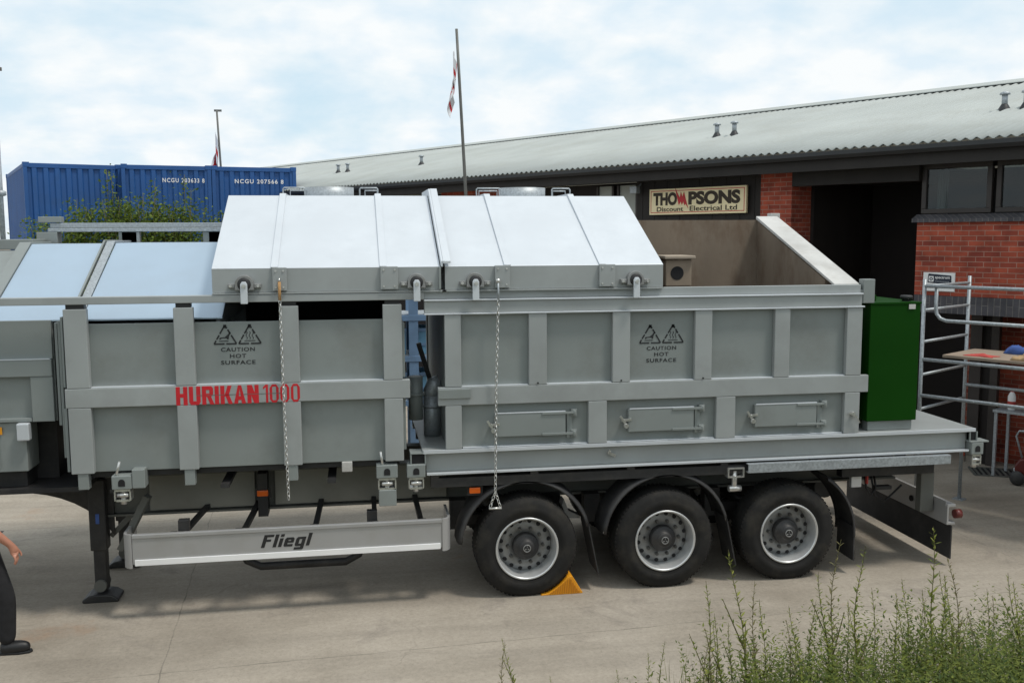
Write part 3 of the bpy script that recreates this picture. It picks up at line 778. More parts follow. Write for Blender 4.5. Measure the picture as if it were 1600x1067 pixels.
pole_and_flag((2.62, 11.5, 0), (2.24, 11.5, 7.95), 0.045, 0.055, 'tall grey leaning flagpole rising behind the silver covers', 'limp white and red flag on the tall pole behind the silver covers', 1, 1.0)
pole_and_flag((-4.25, 25.5, 0), (-4.52, 25.5, 7.9), 0.05, 0.085, 'thin flagpole with a short crosspiece standing behind the blue containers', 'limp white and red flag on the thin pole behind the blue containers', 2, 1.7, True)
pole_and_flag((-7.42, 12, 0), (-7.08, 12, 7.0), 0.04, 0.20, 'flagpole cut by the left edge beside the unmarked blue container', 'limp flag at the left edge beside the unmarked blue container', 3, 1.0, True)

# ------------------------------------------------------------------ bush in front of the containers
def make_bush():
    rnd = random.Random(11)
    b = thing('bush', 'straggly green bush growing up in front of the blue containers', 'bush', (-5.8, 16.2, 0))
    stems = MB(); quads = []
    def leaf(p, s):
        d = Vector((rnd.gauss(0, 1), rnd.gauss(0, 1), rnd.gauss(0, 0.6))).normalized()
        e = d.cross(Vector((rnd.gauss(0, 1), rnd.gauss(0, 1), rnd.gauss(0, 1)))).normalized()
        p = Vector(p)
        quads.append([p-d*s, p+e*s*0.5, p+d*s, p-e*s*0.5])
    # long arching shoots
    shoots = []
    for k in range(95):
        x = -7.5+rnd.random()*3.9
        y = 16.3+rnd.uniform(-0.35, 0.35)
        top = 3.95+0.45*math.exp(-((x+5.3)/1.2)**2)+rnd.uniform(-0.35, 0.30)
        lean = rnd.uniform(-0.7, 0.7)
        shoots.append((x, y, top, lean))
    for (px, top) in ((-5.95, 5.25), (-5.85, 5.1), (-5.0, 5.0), (-4.85, 4.85), (-4.15, 5.15), (-4.1, 4.8), (-5.4, 4.6), (-6.9, 4.55)):
        shoots.append((px-0.1, 16.5, top, rnd.uniform(-0.1, 0.3)))
    for (x, y, top, lean) in shoots:
        pts = []; n = 9
        for i in range(n+1):
            t = i/n
            pts.append((x+lean*t*t, y+rnd.uniform(-0.03, 0.03), 0.05+top*t-0.12*abs(lean)*t*t))
        stems.tube(pts, [0.022*(1-0.75*i/n) for i in range(n+1)], 5)
        for i in range(5, n+1):
            a, c = Vector(pts[i-1]), Vector(pts[i])
            cnt = 46 if top < 4.62 else 26
            for q in range(cnt):
                p = a.lerp(c, rnd.random())
                sp = 0.22 if top < 4.62 else 0.13
                p += Vector((rnd.gauss(0, sp), rnd.gauss(0, 0.13), rnd.gauss(0, 0.07)))
                leaf(p, rnd.uniform(0.03, 0.065))
    stems.build('branches', M['stem'], b)
    leafcloud(quads).build('foliage', M['leafbush'], b)
make_bush()

# ------------------------------------------------------------------ semi-trailer
def make_wheel(parent, x, y0, side):
    """y0: plane of the outer sidewall; side=+1 -> faces -Y (near), -1 -> faces +Y (far)"""
    R, Wd = 0.502, 0.385      # loaded radius: the tread is pressed flat on the concrete by about two centimetres
    def P(prof): return [(r if r < 0.358 else 0.358+(r-0.358)*1.155, side*t) for r, t in prof]
    c = (x, y0, R)
    w = MB()
    w.lathe(P([(0.318, 0.02), (0.335, 0.004), (0.355, 0.010), (0.36, 0.004), (0.41, -0.002), (0.416, 0.002), (0.445, 0.004), (0.472, 0.020), (0.488, 0.045), (0.498, 0.075), (0.50, 0.12), (0.50, Wd-0.12), (0.498, Wd-0.075), (0.488, Wd-0.045), (0.445, Wd-0.006), (0.36, Wd-0.01), (0.318, Wd-0.02)]), c, 'y', 72)
    # shoulder lugs
    for k in range(72):
        a = 2*pi*k/72
        r0, r1 = 0.508, 0.5235
        for tt in (0.055, Wd-0.115):
            vs = []
            for rr in (r0, r1):
                for (da, dt) in ((-0.022, 0), (0.022, 0), (0.022, 0.06), (-0.022, 0.06)):
                    vs.append((x+rr*cos(a+da), y0+side*(tt+dt), R+rr*sin(a+da)))
            w.add(vs, [(4, 5, 6, 7), (0, 1, 5, 4), (1, 2, 6, 5), (2, 3, 7, 6), (3, 0, 4, 7)])
    tyre = w.build('wheel', M['rubber'], parent)
    r = MB()
    r.lathe(P([(0.322, 0.018), (0.324, 0.006), (0.318, -0.003), (0.306, 0.0), (0.300, 0.012), (0.296, 0.03), (0.288, 0.05), (0.284, 0.085), (0.284, 0.185), (0.272, 0.195)]), c, 'y', 64)
    r.build('rim', M['rim'], tyre)
    d = MB()
    d.lathe(P([(0.283, 0.185), (0.272, 0.172), (0.245, 0.152), (0.215, 0.140), (0.13, 0.138), (0.128, 0.16)]), c, 'y', 64)
    d.build('wheel_disc', M['rimdisc'], tyre)
    nh = 16 if side > 0 else 10
    for k in range(nh):
        a = 2*pi*(k+0.5)/nh
        cx, cz = x+0.250*cos(a), R+0.250*sin(a)
        h = MB(); h.cyl((cx, y0+side*0.146, cz), (cx, y0+side*0.20, cz), 0.021, 12); h.build('hand_hole', M['hole'], tyre)
    for k in range(10):
        a = 2*pi*k/10
        cx, cz = x+0.180*cos(a), R+0.180*sin(a)
        nt = MB(); nt.cyl((cx, y0+side*0.107, cz), (cx, y0+side*0.139, cz), 0.019, 6)
        nt.cyl((cx, y0+side*0.092, cz), (cx, y0+side*0.108, cz), 0.011, 8); nt.build('wheel_nut', M['nut'], tyre)
    hb = MB(); hb.lathe(P([(0.136, 0.14), (0.134, 0.08), (0.125, 0.068), (0.085, 0.062), (0.078, 0.025), (0.066, 0.016), (0.0, 0.016)]), c, 'y', 40)
    hb.build('hub', M['chassis'], tyre)
    em = MB(); em.lathe(P([(0.040, 0.0155), (0.040, 0.012), (0.032, 0.012), (0.032, 0.0155)]), c, 'y', 28)
    for a in (90, 210, 330):
        em.bar((x+0.008*cos(radians(a)), y0+side*0.0135, R+0.008*sin(radians(a))), (x+0.03*cos(radians(a)), y0+side*0.0135, R+0.03*sin(radians(a))), 0.004, 0.008)
    em.build('hub_emblem', M['rimdisc'], tyre)
    return tyre

def arc_guard(mb, x, z, r, a0, a1, y0, y1, t=0.014):
    n = 22; prof = [(0.0, -0.028), (0.02, -0.006), (0.05, 0.0), (0.09, 0.006), (0.31, 0.006), (0.35, 0.0), (0.38, -0.006), (0.40, -0.028)]
    W = y1-y0; prof = [(p*W/0.40, q) for p, q in prof]
    m = len(prof); vs = []
    for i in range(n+1):
        a = radians(a0+(a1-a0)*i/n)
        for (p, q) in prof: vs.append((x+(r+q)*cos(a), y0+p, z+(r+q)*sin(a)))
    for i in range(n+1):
        a = radians(a0+(a1-a0)*i/n)
        for (p, q) in prof: vs.append((x+(r+q-t)*cos(a), y0+p, z+(r+q-t)*sin(a)))
    B = (n+1)*m
    fs = []
    for i in range(n):
        for k in range(m-1):
            fs.append((i*m+k, i*m+k+1, (i+1)*m+k+1, (i+1)*m+k)); fs.append((B+i*m+k, B+(i+1)*m+k, B+(i+1)*m+k+1, B+i*m+k+1))
        fs.append((i*m, (i+1)*m, B+(i+1)*m, B+i*m)); fs.append((i*m+m-1, B+i*m+m-1, B+(i+1)*m+m-1, (i+1)*m+m-1))
    for i in (0, n):
        for k in range(m-1): fs.append((i*m+k, B+i*m+k, B+i*m+k+1, i*m+k+1))
    mb.add(vs, fs, True)

def twistlock(parent, x0, x1, z, y=-0.02, lever=False, wide=None):
    """container lock: painted casting with an eye, zinc lock body with two bars below"""
    m = MB(); m.box(x0, x1, y, y+0.16, z, z+0.13)
    if wide: m.box(x1+0.003, wide, y-0.004, y+0.15, z+0.005, z+0.185)
    o = m.build('lock_casting', M['paint'], parent, 0.008)
    cx = (x0+x1)/2
    e = MB(); e.lathe([(0.030, 0), (0.0, 0)], (cx, y-0.003, z+0.068), 'y', 16); e.box(cx-0.03, cx+0.03, y-0.004, y-0.002, z+0.03, z+0.068)
    e.build('lock_eye', M['hole'], o)
    zb = MB(); zb.box(x0+0.02, x1-0.02, y+0.01, y+0.13, z-0.022, z-0.002); zb.box(x0+0.03, x1-0.03, y+0.02, y+0.12, z-0.12, z-0.10)
    zb.cyl((cx-0.05, y+0.03, z-0.06), (cx+0.05, y+0.03, z-0.06), 0.022, 10)
    zb.cyl((cx, y+0.06, z-0.15), (cx, y+0.06, z-0.02), 0.03, 12)
    zb.box(x0+0.015, x0+0.028, y+0.01, y+0.12, z-0.11, z-0.02); zb.box(x1-0.028, x1-0.015, y+0.01, y+0.12, z-0.11, z-0.02)
    zb.build('lock_body', M['zinc'], o)
    if lever:
        lv = MB(); lv.tube([(cx-0.035, y+0.05, z+0.10), (cx-0.045, y+0.02, z+0.15), (cx-0.01 if wide else cx-0.06, y-0.0, z+0.265)], 0.012, 8); lv.build('lock_lever', M['zinc'], o)
    return o

def make_trailer():
    t = thing('semi_trailer', 'three axle black chassis trailer with aluminium side guard carrying the grey furnace modules', 'trailer', (1.5, 1.25, 0))
    # main beams (I section) and cross members
    for y in (0.80, 1.62):
        m = MB(); m.box(-2.55, 6.1, y, y+0.015, 0.86, 1.24); m.box(-2.55, 6.1, y-0.07, y+0.085, 1.241, 1.262); m.box(-2.55, 6.1, y-0.07, y+0.085, 0.838, 0.859)
        m.build('chassis_beam', M['beam'], t)
    m = MB()
    for k in range(9): m.box(-2.3+k*1.0, -2.22+k*1.0, 0.03, 2.42, 1.264, 1.30)
    m.build('cross_member', M['chassis'], t)
    for y in (0.03, 2.34):
        m = MB(); m.box(0.70, 6.3, y, y+0.08, 1.17, 1.262); m.build('side_rail', M['chassis'], t)
    # outer dusty side skirt panel between the locks
    m = MB(); m.box(-2.10, -1.06, 0.76, 0.775, 0.875, 1.235); m.box(-0.86, 0.92, 0.76, 0.775, 0.875, 1.235); m.build('beam_plate', M['skirtplate'], t, 0.004)
    m = MB(); m.box(-1.02, -0.92, 0.60, 0.79, 0.80, 1.25); m.build('hanger_bracket', M['chassis'], t, 0.005)
    # gooseneck: deep plate with a curved lower edge rising to the front
    pts = [(-2.45, 1.24), (-5.9, 1.24), (-5.9, 1.12), (-3.35, 1.12)]
    for k in range(9):
        a = radians(90-k*8); pts.append((-3.35+0.95*1.05*sin(radians(k*8)), 1.12-0.95*(1-cos(radians(k*8)))*0.9))
    pts += [(-2.45, 0.84)]
    for y in (0.75, 1.65):
        m = MB(); m.prism(pts, 'y', y, y+0.03); m.build('gooseneck', M['chassis'], t)
    m = MB(); m.box(-5.9, -2.56, 0.2, 2.3, 1.25, 1.295); m.build('gooseneck_plate', M['chassis'], t)
    # suspension and axles
    for x in (1.66, 3.11, 4.47):
        m = MB(); m.cyl((x, 0.25, 0.50), (x, 2.2, 0.50), 0.065, 16); m.build('axle', M['chassis'], t)
        for y in (0.62, 1.75):
            m = MB(); m.box(x-0.62, x+0.35, y, y+0.09, 0.60, 0.70); m.box(x-0.72, x-0.55, y-0.02, y+0.11, 0.56, 0.87); m.lathe([(0.0, 0.0), (0.12, 0.0), (0.14, 0.06), (0.13, 0.12), (0.12, 0.16), (0, 0.16)], (x+0.36, y+0.05, 0.70), 'z', 18)
            m.build('air_suspension', M['chassis'], t)
        make_wheel(t, x, 0.005, 1)
        make_wheel(t, x, 2.42, -1)
    # mudguards with hanging flaps
    for (y0, y1) in ((0.03, 0.43), (2.02, 2.42)):
        for (x, a0, a1, zc) in ((1.65, 176, 14, 0.53), (3.13, 174, 12, 0.53)):
            m = MB(); arc_guard(m, x, zc, 0.69, a0, a1, y0, y1); g = m.build('mudguard', M['guard'], t)
            fl = MB(); xa = x+0.69*cos(radians(a1))-0.012; za = zc+0.69*sin(radians(a1))+0.02
            fl.add([(xa, y0+0.02, za), (xa+0.11, y0+0.02, 0.18), (xa+0.11, y1-0.02, 0.18), (xa, y1-0.02, za), (xa-0.012, y0+0.02, za), (xa+0.098, y0+0.02, 0.18), (xa+0.098, y1-0.02, 0.18), (xa-0.012, y1-0.02, za)],
                   [(0, 1, 2, 3), (7, 6, 5, 4), (0, 4, 5, 1), (1, 5, 6, 2), (2, 6, 7, 3)])
            fl.build('mud_flap', M['guard'], g)
        m = MB(); arc_guard(m, 4.50, 0.46, 0.75, 56, -4, y0, y1); g = m.build('mudguard', M['guard'], t)
        fl = MB(); fl.box(5.225, 5.24, y0+0.02, y1-0.02, 0.15, 0.52); fl.build('mud_flap', M['guard'], g)
    # grey underrun strut visible behind the first guard
    m = MB(); m.prism([(2.09, 0.93), (2.14, 0.80), (2.26, 0.74), (2.26, 0.715), (2.12, 0.725), (2.07, 0.86)], 'y', 0.25, 0.40); m.build('guard_stay', M['rimdisc'], t)
    # aluminium side guard: deep panel with rounded ends, bright reflective edge, dark lettering
    m = MB(); m.box(-2.12, 0.80, 0.0, 0.03, 0.572, 0.822); sg = m.build('side_guard', M['alu'], t, 0.003)
    sg['label'] = 'aluminium side guard with black lettering'
    m = MB(); m.box(-2.12, 0.80, -0.012, 0.034, 0.823, 0.862); m.build('top_edge', M['alu'], sg, 0.006)
    m = MB(); m.box(-2.10, 0.785, -0.014, -0.001, 0.560, 0.618); m.build('reflective_strip', M['alubright'], sg, 0.003)
    for (s, xe) in ((-1, -2.12), (1, 0.80)):
        pts = []
        for k in range(9):
            a = radians(k*11.25); pts.append((xe+s*(0.003+0.085*sin(a)), 0.085-0.095*cos(a)))
        pts += [(xe+s*0.088, 0.50), (xe+s*0.062, 0.50)]
        for k in range(8, -1, -1):
            a = radians(k*11.25); pts.append((xe+s*(0.003+0.060*sin(a)), 0.085-0.068*cos(a)))
        m = MB(); m.prism(pts, 'z', 0.535, 0.865); m.build('end_cap', M['alu'], sg, 0.002)
    bold_text('Fliegl', 'lettering', M['black'], sg, -0.945, -0.45, 0.668, 0.792, -0.001, 0.29, 0.14, 0.32)
    # guard brackets and diagonal arms
    for (x, z, sl) in ((-1.75, 0.90, 0.22), (-1.15, 0.90, 0.12), (-0.45, 0.9, 0.06), (0.15, 0.9, 0.0), (0.62, 0.92, -0.04)):
        m = MB(); m.bar((x+sl, 0.78, 0.90), (x, 0.06, 0.74), 0.05, 0.04); m.bar((x, 0.045, 0.60), (x, 0.045, 0.86), 0.06, 0.025); m.build('guard_arm', M['chassis'], t)
    for x in (-1.66, 0.12):
        m = MB(); m.box(x-0.05, x+0.05, 0.06, 0.14, 0.84, 0.96); m.build('guard_clamp', M['chassis'], t, 0.006)
    # spare wheel / hose carrier hanging low between the beams
    m = MB(); m.tube([(-1.25, 0.5, 0.62), (-1.13, 0.5, 0.38), (-1.0, 0.5, 0.315), (-0.15, 0.5, 0.315), (-0.02, 0.5, 0.38), (0.06, 0.5, 0.62)], 0.04, 10); m.build('carrier_cradle', M['chassis'], t)
    # landing legs
    for y in (0.72, 1.75):
        m = MB(); m.box(-2.665, -2.505, y-0.08, y+0.08, 0.52, 1.245); leg = m.build('landing_leg', M['chassis'], t, 0.012)
        m = MB(); m.box(-2.645, -2.525, y-0.06, y+0.06, 0.10, 0.54); m.build('inner_leg', M['chassis'], leg, 0.01)
        m = MB(); m.prism([(-2.755, 0.0), (-2.76, 0.03), (-2.70, 0.07), (-2.65, 0.08), (-2.52, 0.08), (-2.47, 0.07), (-2.41, 0.03), (-2.415, 0.0)], 'y', y-0.13, y+0.13); m.build('foot', M['chassis'], leg, 0.012)
        m = MB(); m.cyl((-2.585, y-0.10, 0.16), (-2.585, y+0.10, 0.16), 0.06, 14); m.build('foot_pivot', M['beam'], leg)
        m = MB(); m.bar((-2.5, y+0.1, 0.62), (-1.95, y+0.1, 1.18), 0.06, 0.05); m.build('leg_brace', M['beam'], t)
        if y < 1:
            m = MB(); m.box(-2.60, -2.565, y-0.084, y-0.081, 0.80, 0.90); m.build('sticker', M['bluecloth'], leg)
    m = MB(); m.bar((-2.3, 0.35, 0.62), (-2.02, 0.30, 1.15), 0.09, 0.06); m.build('leg_brace', M['beam'], t)
    # lock points along the side
    twistlock(t, -2.27, -2.09, 1.305, lever=True, wide=-1.97)
    twistlock(t, 0.17, 0.375, 1.30, lever=True)
    m = MB(); m.box(0.19, 0.36, -0.01, 0.12, 1.02, 1.18); m.build('lock_bracket', M['paint'], t, 0.006)
    twistlock(t, 0.465, 0.645, 1.292)
    m = MB(); m.box(3.77, 3.95, 0.0, 0.11, 1.225, 1.24); m.box(3.77, 3.95, 0.0, 0.11, 1.135, 1.15); m.box(3.77, 3.785, 0.0, 0.11, 1.15, 1.225); m.box(3.935, 3.95, 0.0, 0.11, 1.15, 1.225)
    m.cyl((3.86, 0.05, 1.00), (3.86, 0.05, 1.20), 0.028, 10); m.cyl((3.80, 0.05, 1.01), (3.93, 0.05, 1.01), 0.035, 10); m.build('lock_body', M['zinc'], t)
    twistlock(t, 6.52, 6.66, 1.27)
    m = MB(); m.box(6.50, 6.72, -0.02, 0.14, 1.402, 1.418); m.build('lock_shelf', M['paint'], t, 0.003)
    m = MB(); m.box(-0.16, -0.06, 0.06, 0.12, 1.36, 1.46); m.build('stop_block', M['coping'], t, 0.006)
    # galvanised channel under the rear of the deck
    m = MB(); m.prism([(-0.05, 1.285), (-0.05, 1.19), (0.02, 1.19), (0.02, 1.20), (-0.04, 1.20), (-0.04, 1.275), (0.02, 1.275), (0.02, 1.285)], 'x', 3.97, 6.26); m.build('galvanised_channel', M['galv'], t, 0.002)
    # marker lamps
    for (x, y, z) in ((-0.97, 0.585, 1.045), (1.14, 0.055, 1.115)):
        m = MB(); m.box(x-0.055, x+0.055, y, y+0.04, z-0.03, z+0.03); o = m.build('marker_lamp', M['amber'], t, 0.008)
        m = MB(); m.box(x-0.075, x+0.085, y+0.041, y+0.06, z-0.06, z+0.045); m.build('lamp_bracket', M['chassis'], o)
    # rear end: bolsters, aluminium underrun beam, rubber spray flap, air tanks and hoses
    for y in (0.30, 2.0):
        m = MB(); m.box(5.2, 6.3, y, y+0.12, 1.0, 1.168); m.build('rear_frame', M['chassis'], t, 0.004)
    for y in (0.35, 2.0):
        m = MB(); m.box(6.18, 6.34, y, y+0.10, 0.55, 1.0); m.build('bumper_hanger', M['beam'], t, 0.006)
    m = MB(); m.prism([(6.36, 0.46), (6.46, 0.46), (6.46, 0.49), (6.38, 0.49), (6.38, 0.66), (6.46, 0.66), (6.46, 0.69), (6.36, 0.69)], 'y', 0.12, 2.34); rb = m.build('underrun_bumper', M['alu'], t, 0.004)
    m = MB(); m.box(6.352, 6.359, 0.14, 2.32, 0.66, 0.72); m.build('lamp_bar', M['alu'], rb)
    for y in (0.45, 0.62, 0.80):
        m = MB(); m.cyl((6.345, y, 0.575), (6.36, y, 0.575), 0.035, 14); m.build('bolt_hole', M['hole'], rb)
    m = MB(); m.cyl((6.46, 0.14, 0.575), (6.53, 0.14, 0.575), 0.05, 14); m.build('rear_lamp', M['rearlamp'], rb)
    m = MB(); m.box(6.40, 6.415, 0.10, 2.36, 0.08, 0.455); m.build('spray_flap', M['guard'], t)
    m = MB(); m.cyl((5.35, 0.95, 0.72), (5.35, 1.85, 0.72), 0.13, 20); m.build('air_tank', M['chassis'], t)
    m = MB(); m.tube([(5.6, 0.55, 1.0), (5.62, 0.52, 0.80), (5.68, 0.52, 0.72), (5.74, 0.52, 0.80), (5.72, 0.55, 0.95)], 0.012, 6); m.tube([(5.7, 0.6, 1.0), (5.75, 0.56, 0.7), (5.9, 0.6, 0.62), (6.1, 0.6, 0.8)], 0.012, 6); m.build('air_hose', M['black'], t)
    m = MB(); m.box(5.60, 5.62, 0.48, 0.52, 0.86, 0.98); m.build('coupling', M['redcloth'], t, 0.004)
    m = MB(); m.box(5.72, 5.92, 0.50, 0.58, 0.78, 0.82); m.build('valve_block', M['chassis'], t, 0.004)
    m = MB(); m.box(5.40, 5.52, 0.45, 0.50, 0.84, 0.96); m.build('data_plate', M['white'], t, 0.004)
    # front end carried on its kingpin support off to the left
    for y in (0.75, 1.65):
        m = MB(); m.box(-5.75, -5.6, y, y+0.15, 0.0, 1.118); m.build('front_stand', M['chassis'], t, 0.01)
make_trailer()

# ------------------------------------------------------------------ left furnace module with its rail and roof
def warning_stencil(parent, x0, x1, zb, zt, y):
    """two dashed warning triangles (reclining figure, rising heat) and three text lines"""
    W = (x1-x0-0.02)/2
    H = zt-zb
    zTri = zb+H*0.56; m = MB()
    for k in range(2):
        a = Vector((x0+k*(W+0.02), 0, zTri)); b = a+Vector((W, 0, 0)); c = (a+b)/2+Vector((0, 0, zt-zTri))
        for (p, q) in ((a, b), (b, c), (c, a)):
            for (s, e) in ((0.02, 0.46), (0.53, 0.76), (0.82, 0.99)) if (p, q) != (a, b) else ((0.0, 0.46), (0.54, 1.0)):
                P1 = p.lerp(q, s); P2 = p.lerp(q, e)
                m.bar((P1.x, y, P1.z), (P2.x, y, P2.z), 0.003, 0.014)
        m.box(c.x-0.014, c.x+0.014, y-0.0015, y+0.0015, c.z-0.03, c.z+0.004)
        cx = c.x
        if k == 0:   # hand over a hot plate: a slanted silhouette above a bar
            z = zTri+0.03
            m.prism([(cx-0.055, z+0.012), (cx-0.05, z+0.03), (cx-0.005, z+0.034), (cx+0.022, z+0.055), (cx+0.045, z+0.085), (cx+0.05, z+0.08), (cx+0.035, z+0.04), (cx+0.03, z+0.012), (cx+0.02, z+0.012), (cx+0.012, z+0.024), (cx-0.03, z+0.024), (cx-0.045, z+0.012)], 'y', y-0.0015, y+0.0015)
            m.box(cx-0.058, cx+0.028, y-0.0015, y+0.0015, z-0.006, z)
        else:        # three wavy heat lines over a bar
            z = zTri+0.03
            for d in (-0.028, 0.0, 0.028):
                pts = [(cx+d+0.007*sin(i*1.6), y, z+0.012+0.012*i) for i in range(7)]
                m.tube(pts, 0.003, 4)
            m.box(cx-0.05, cx+0.05, y-0.0015, y+0.0015, z-0.006, z)
    m.build('stencil_marking', M['stencil'], parent)
    cx = (x0+x1)/2; L = H*0.44
    for i, (s, hw) in enumerate((('CAUTION', 0.155), ('HOT', 0.075), ('SURFACE', 0.158))):
        z1 = zTri-0.035-i*L*0.345; z0 = z1-L*0.215
        lettering(s, 'stencil_marking', M['stencil'], parent, (0, y+0.002, 0), EX, EZ, cx-hw, cx+hw, z0, z1, 0.02, depth=0.003, spacing=1.15)

M['edge'] = M['silver']  # silver on the lips stands in for light caught along the edges
def make_left_module():
    t = thing('furnace_module', 'closed grey steel module with red lettering on the front half of the trailer', 'furnace module', (-1.0, 1.2, 1.31))
    m = MB(); m.box(-2.55, 0.43, 0.08, 0.11, 1.46, 2.845); m.box(-2.50, 0.40, 2.36, 2.39, 1.46, 3.56); m.box(-2.55, -2.52, 0.112, 2.358, 1.46, 2.86); m.box(0.405, 0.43, 0.112, 2.358, 1.46, 2.86)
    m.prism([(0.112, 2.861), (2.358, 2.861), (2.358, 3.55), (1.6, 3.55)], 'x', 0.405, 0.43)
    m.prism([(0.16, 2.80), (2.358, 2.80), (2.358, 3.54), (1.61, 3.54), (0.16, 2.84)], 'x', -1.30, -1.27)
    m.build('side_wall', M['paint'], t, 0.003)
    m = MB(); m.box(-2.5, 0.40, 0.12, 2.35, 1.40, 1.455); m.build('floor', M['black'], t)
    for (a, b) in ((-2.62, -2.42), (-1.66, -1.485), (-0.70, -0.53), (0.26, 0.44)):
        m = MB(); m.box(a, b, 0.0, 0.078, 1.462, 2.078); m.box(a, b, 0.0, 0.078, 2.262, 2.99); m.build('post', M['beampaint'], t, 0.006)
        m = MB(); m.box(a+0.02, b-0.02, 0.02, 0.10, 2.991, 3.03); m.build('rail_spacer', M['black'], t, 0.003)
        m = MB(); m.box(a, b, 2.40, 2.48, 1.462, 3.70); m.build('post', M['beampaint'], t, 0.006)
    m = MB(); m.box(-2.64, 0.51, 0.0, 0.0785, 2.08, 2.26); m.build('middle_rail', M['beampaint'], t, 0.006)
    m = MB(); 
    for (a, b) in ((-2.42, -1.66), (-1.485, -0.70), (-0.53, 0.26)): m.box(a+0.004, b-0.004, 0.012, 0.0795, 2.2605, 2.2685)
    m.build('lit_rail_lip', M['edge'], t, 0.002)  # highlight along the rail top put in as a paler strip
    for (a, b) in ((-2.57, -2.475), (-1.62, -1.525), (-0.67, -0.575)):
        m = MB(); m.box(a, b, 0.01, 0.10, 1.31, 1.46); m.build('foot', M['paint'], t, 0.006)
    # sealing frame at the left end, towards the neighbouring unit
    m = MB(); m.box(-2.66, -2.635, 0.03, 2.42, 1.48, 2.075); m.box(-2.655, -2.635, 0.03, 2.42, 2.27, 2.92); m.box(-2.70, -2.675, 0.10, 2.40, 1.60, 2.88); m.box(-2.74, -2.715, 0.14, 2.38, 1.90, 2.86); m.build('end_flange', M['paint'], t, 0.004)
    m = MB(); m.box(0.431, 0.47, 0.10, 2.38, 1.55, 2.07); m.box(0.431, 0.47, 0.10, 2.38, 2.27, 2.80); m.build('end_flange', M['paint'], t, 0.004)
    # roof: sheet rising away from the near wall, then level
    m = MB(); m.prism([(0.15, 2.885), (1.6, 3.577), (2.36, 3.577), (2.36, 3.557), (1.605, 3.557), (0.15, 2.868)], 'x', -2.50, -1.24); m.build('roof', M['roofsheet'], t, 0.004)
    m = MB(); m.box(-2.50, 0.40, 0.115, 0.13, 2.0, 2.84); m.box(-1.26, 0.40, 2.34, 2.355, 1.46, 3.55); m.box(0.39, 0.404, 0.14, 2.33, 1.46, 3.0); m.box(-2.45, 0.38, 0.135, 2.33, 2.1, 2.12); m.build('interior_shade', M['hole'], t)  # black sheets painted in for the shade inside the open box
    m = MB(); m.prism([(0.11, 2.868), (1.595, 3.60), (2.36, 3.60), (2.36, 3.577), (1.6, 3.577), (0.115, 2.846)], 'x', -2.585, -2.505); m.build('roof_seam', M['galv'], t, 0.004)
    m = MB(); m.prism([(0.10, 2.875), (1.59, 3.61), (2.36, 3.61), (2.36, 3.577), (1.6, 3.577), (0.11, 2.846)], 'x', -2.62, -2.60); m.build('roof_seam', M['paint'], t, 0.003)
    # running rails for the lids: near one low, far one high
    m = MB(); m.box(-4.6, 0.655, 0.0, 0.10, 3.031, 3.10); m.build('running_rail', M['beampaint'], t, 0.006)
    m = MB(); m.box(-3.38, 0.9, 2.40, 2.50, 3.745, 3.80); m.box(-3.4, 0.9, 2.37, 2.53, 3.70, 3.742); m.build('running_rail', M['galv'], t, 0.005)
    m = MB(); m.box(-3.50, -3.26, 2.38, 2.52, 3.805, 3.87); m.box(-3.52, -3.30, 2.36, 2.54, 3.36, 3.698); m.build('rail_end_stop', M['paint'], t, 0.006)
    for x in (-2.55, -1.62):
        m = MB(); m.box(x-0.1, x+0.1, 2.40, 2.50, 3.56, 3.70); m.build('rail_bracket', M['paint'], t, 0.005)
    # red name lettering across rail and posts
    bold_text('HURIKAN', 'lettering', M['red'], t, -1.665, -0.915, 2.078, 2.252, 0.0, 0.33, 0.13)
    bold_text('1000', 'lettering', M['red'], t, -0.875, -0.535, 2.078, 2.252, 0.0, 0.20, 0.13)
    m = MB()
    for (a, b) in ((-1.48, -0.705),): m.box(a, b, -0.002, 0.001, 2.163, 2.168)
    m.build('weld_line', M['beam'], t)
    warning_stencil(t, -1.315, -0.885, 2.41, 2.815, 0.078)
    # exhaust / gas connections at the right end
    m = MB(); m.cyl((0.60, 0.62, 1.75), (0.60, 0.62, 2.20), 0.075, 20); m.cyl((0.60, 0.62, 2.0), (0.60, 0.62, 2.03), 0.095, 20); m.cyl((0.45, 0.62, 2.13), (0.66, 0.62, 2.13), 0.06, 16)
    m.build('gas_pipe', M['paint'], t)
    return t
make_left_module()

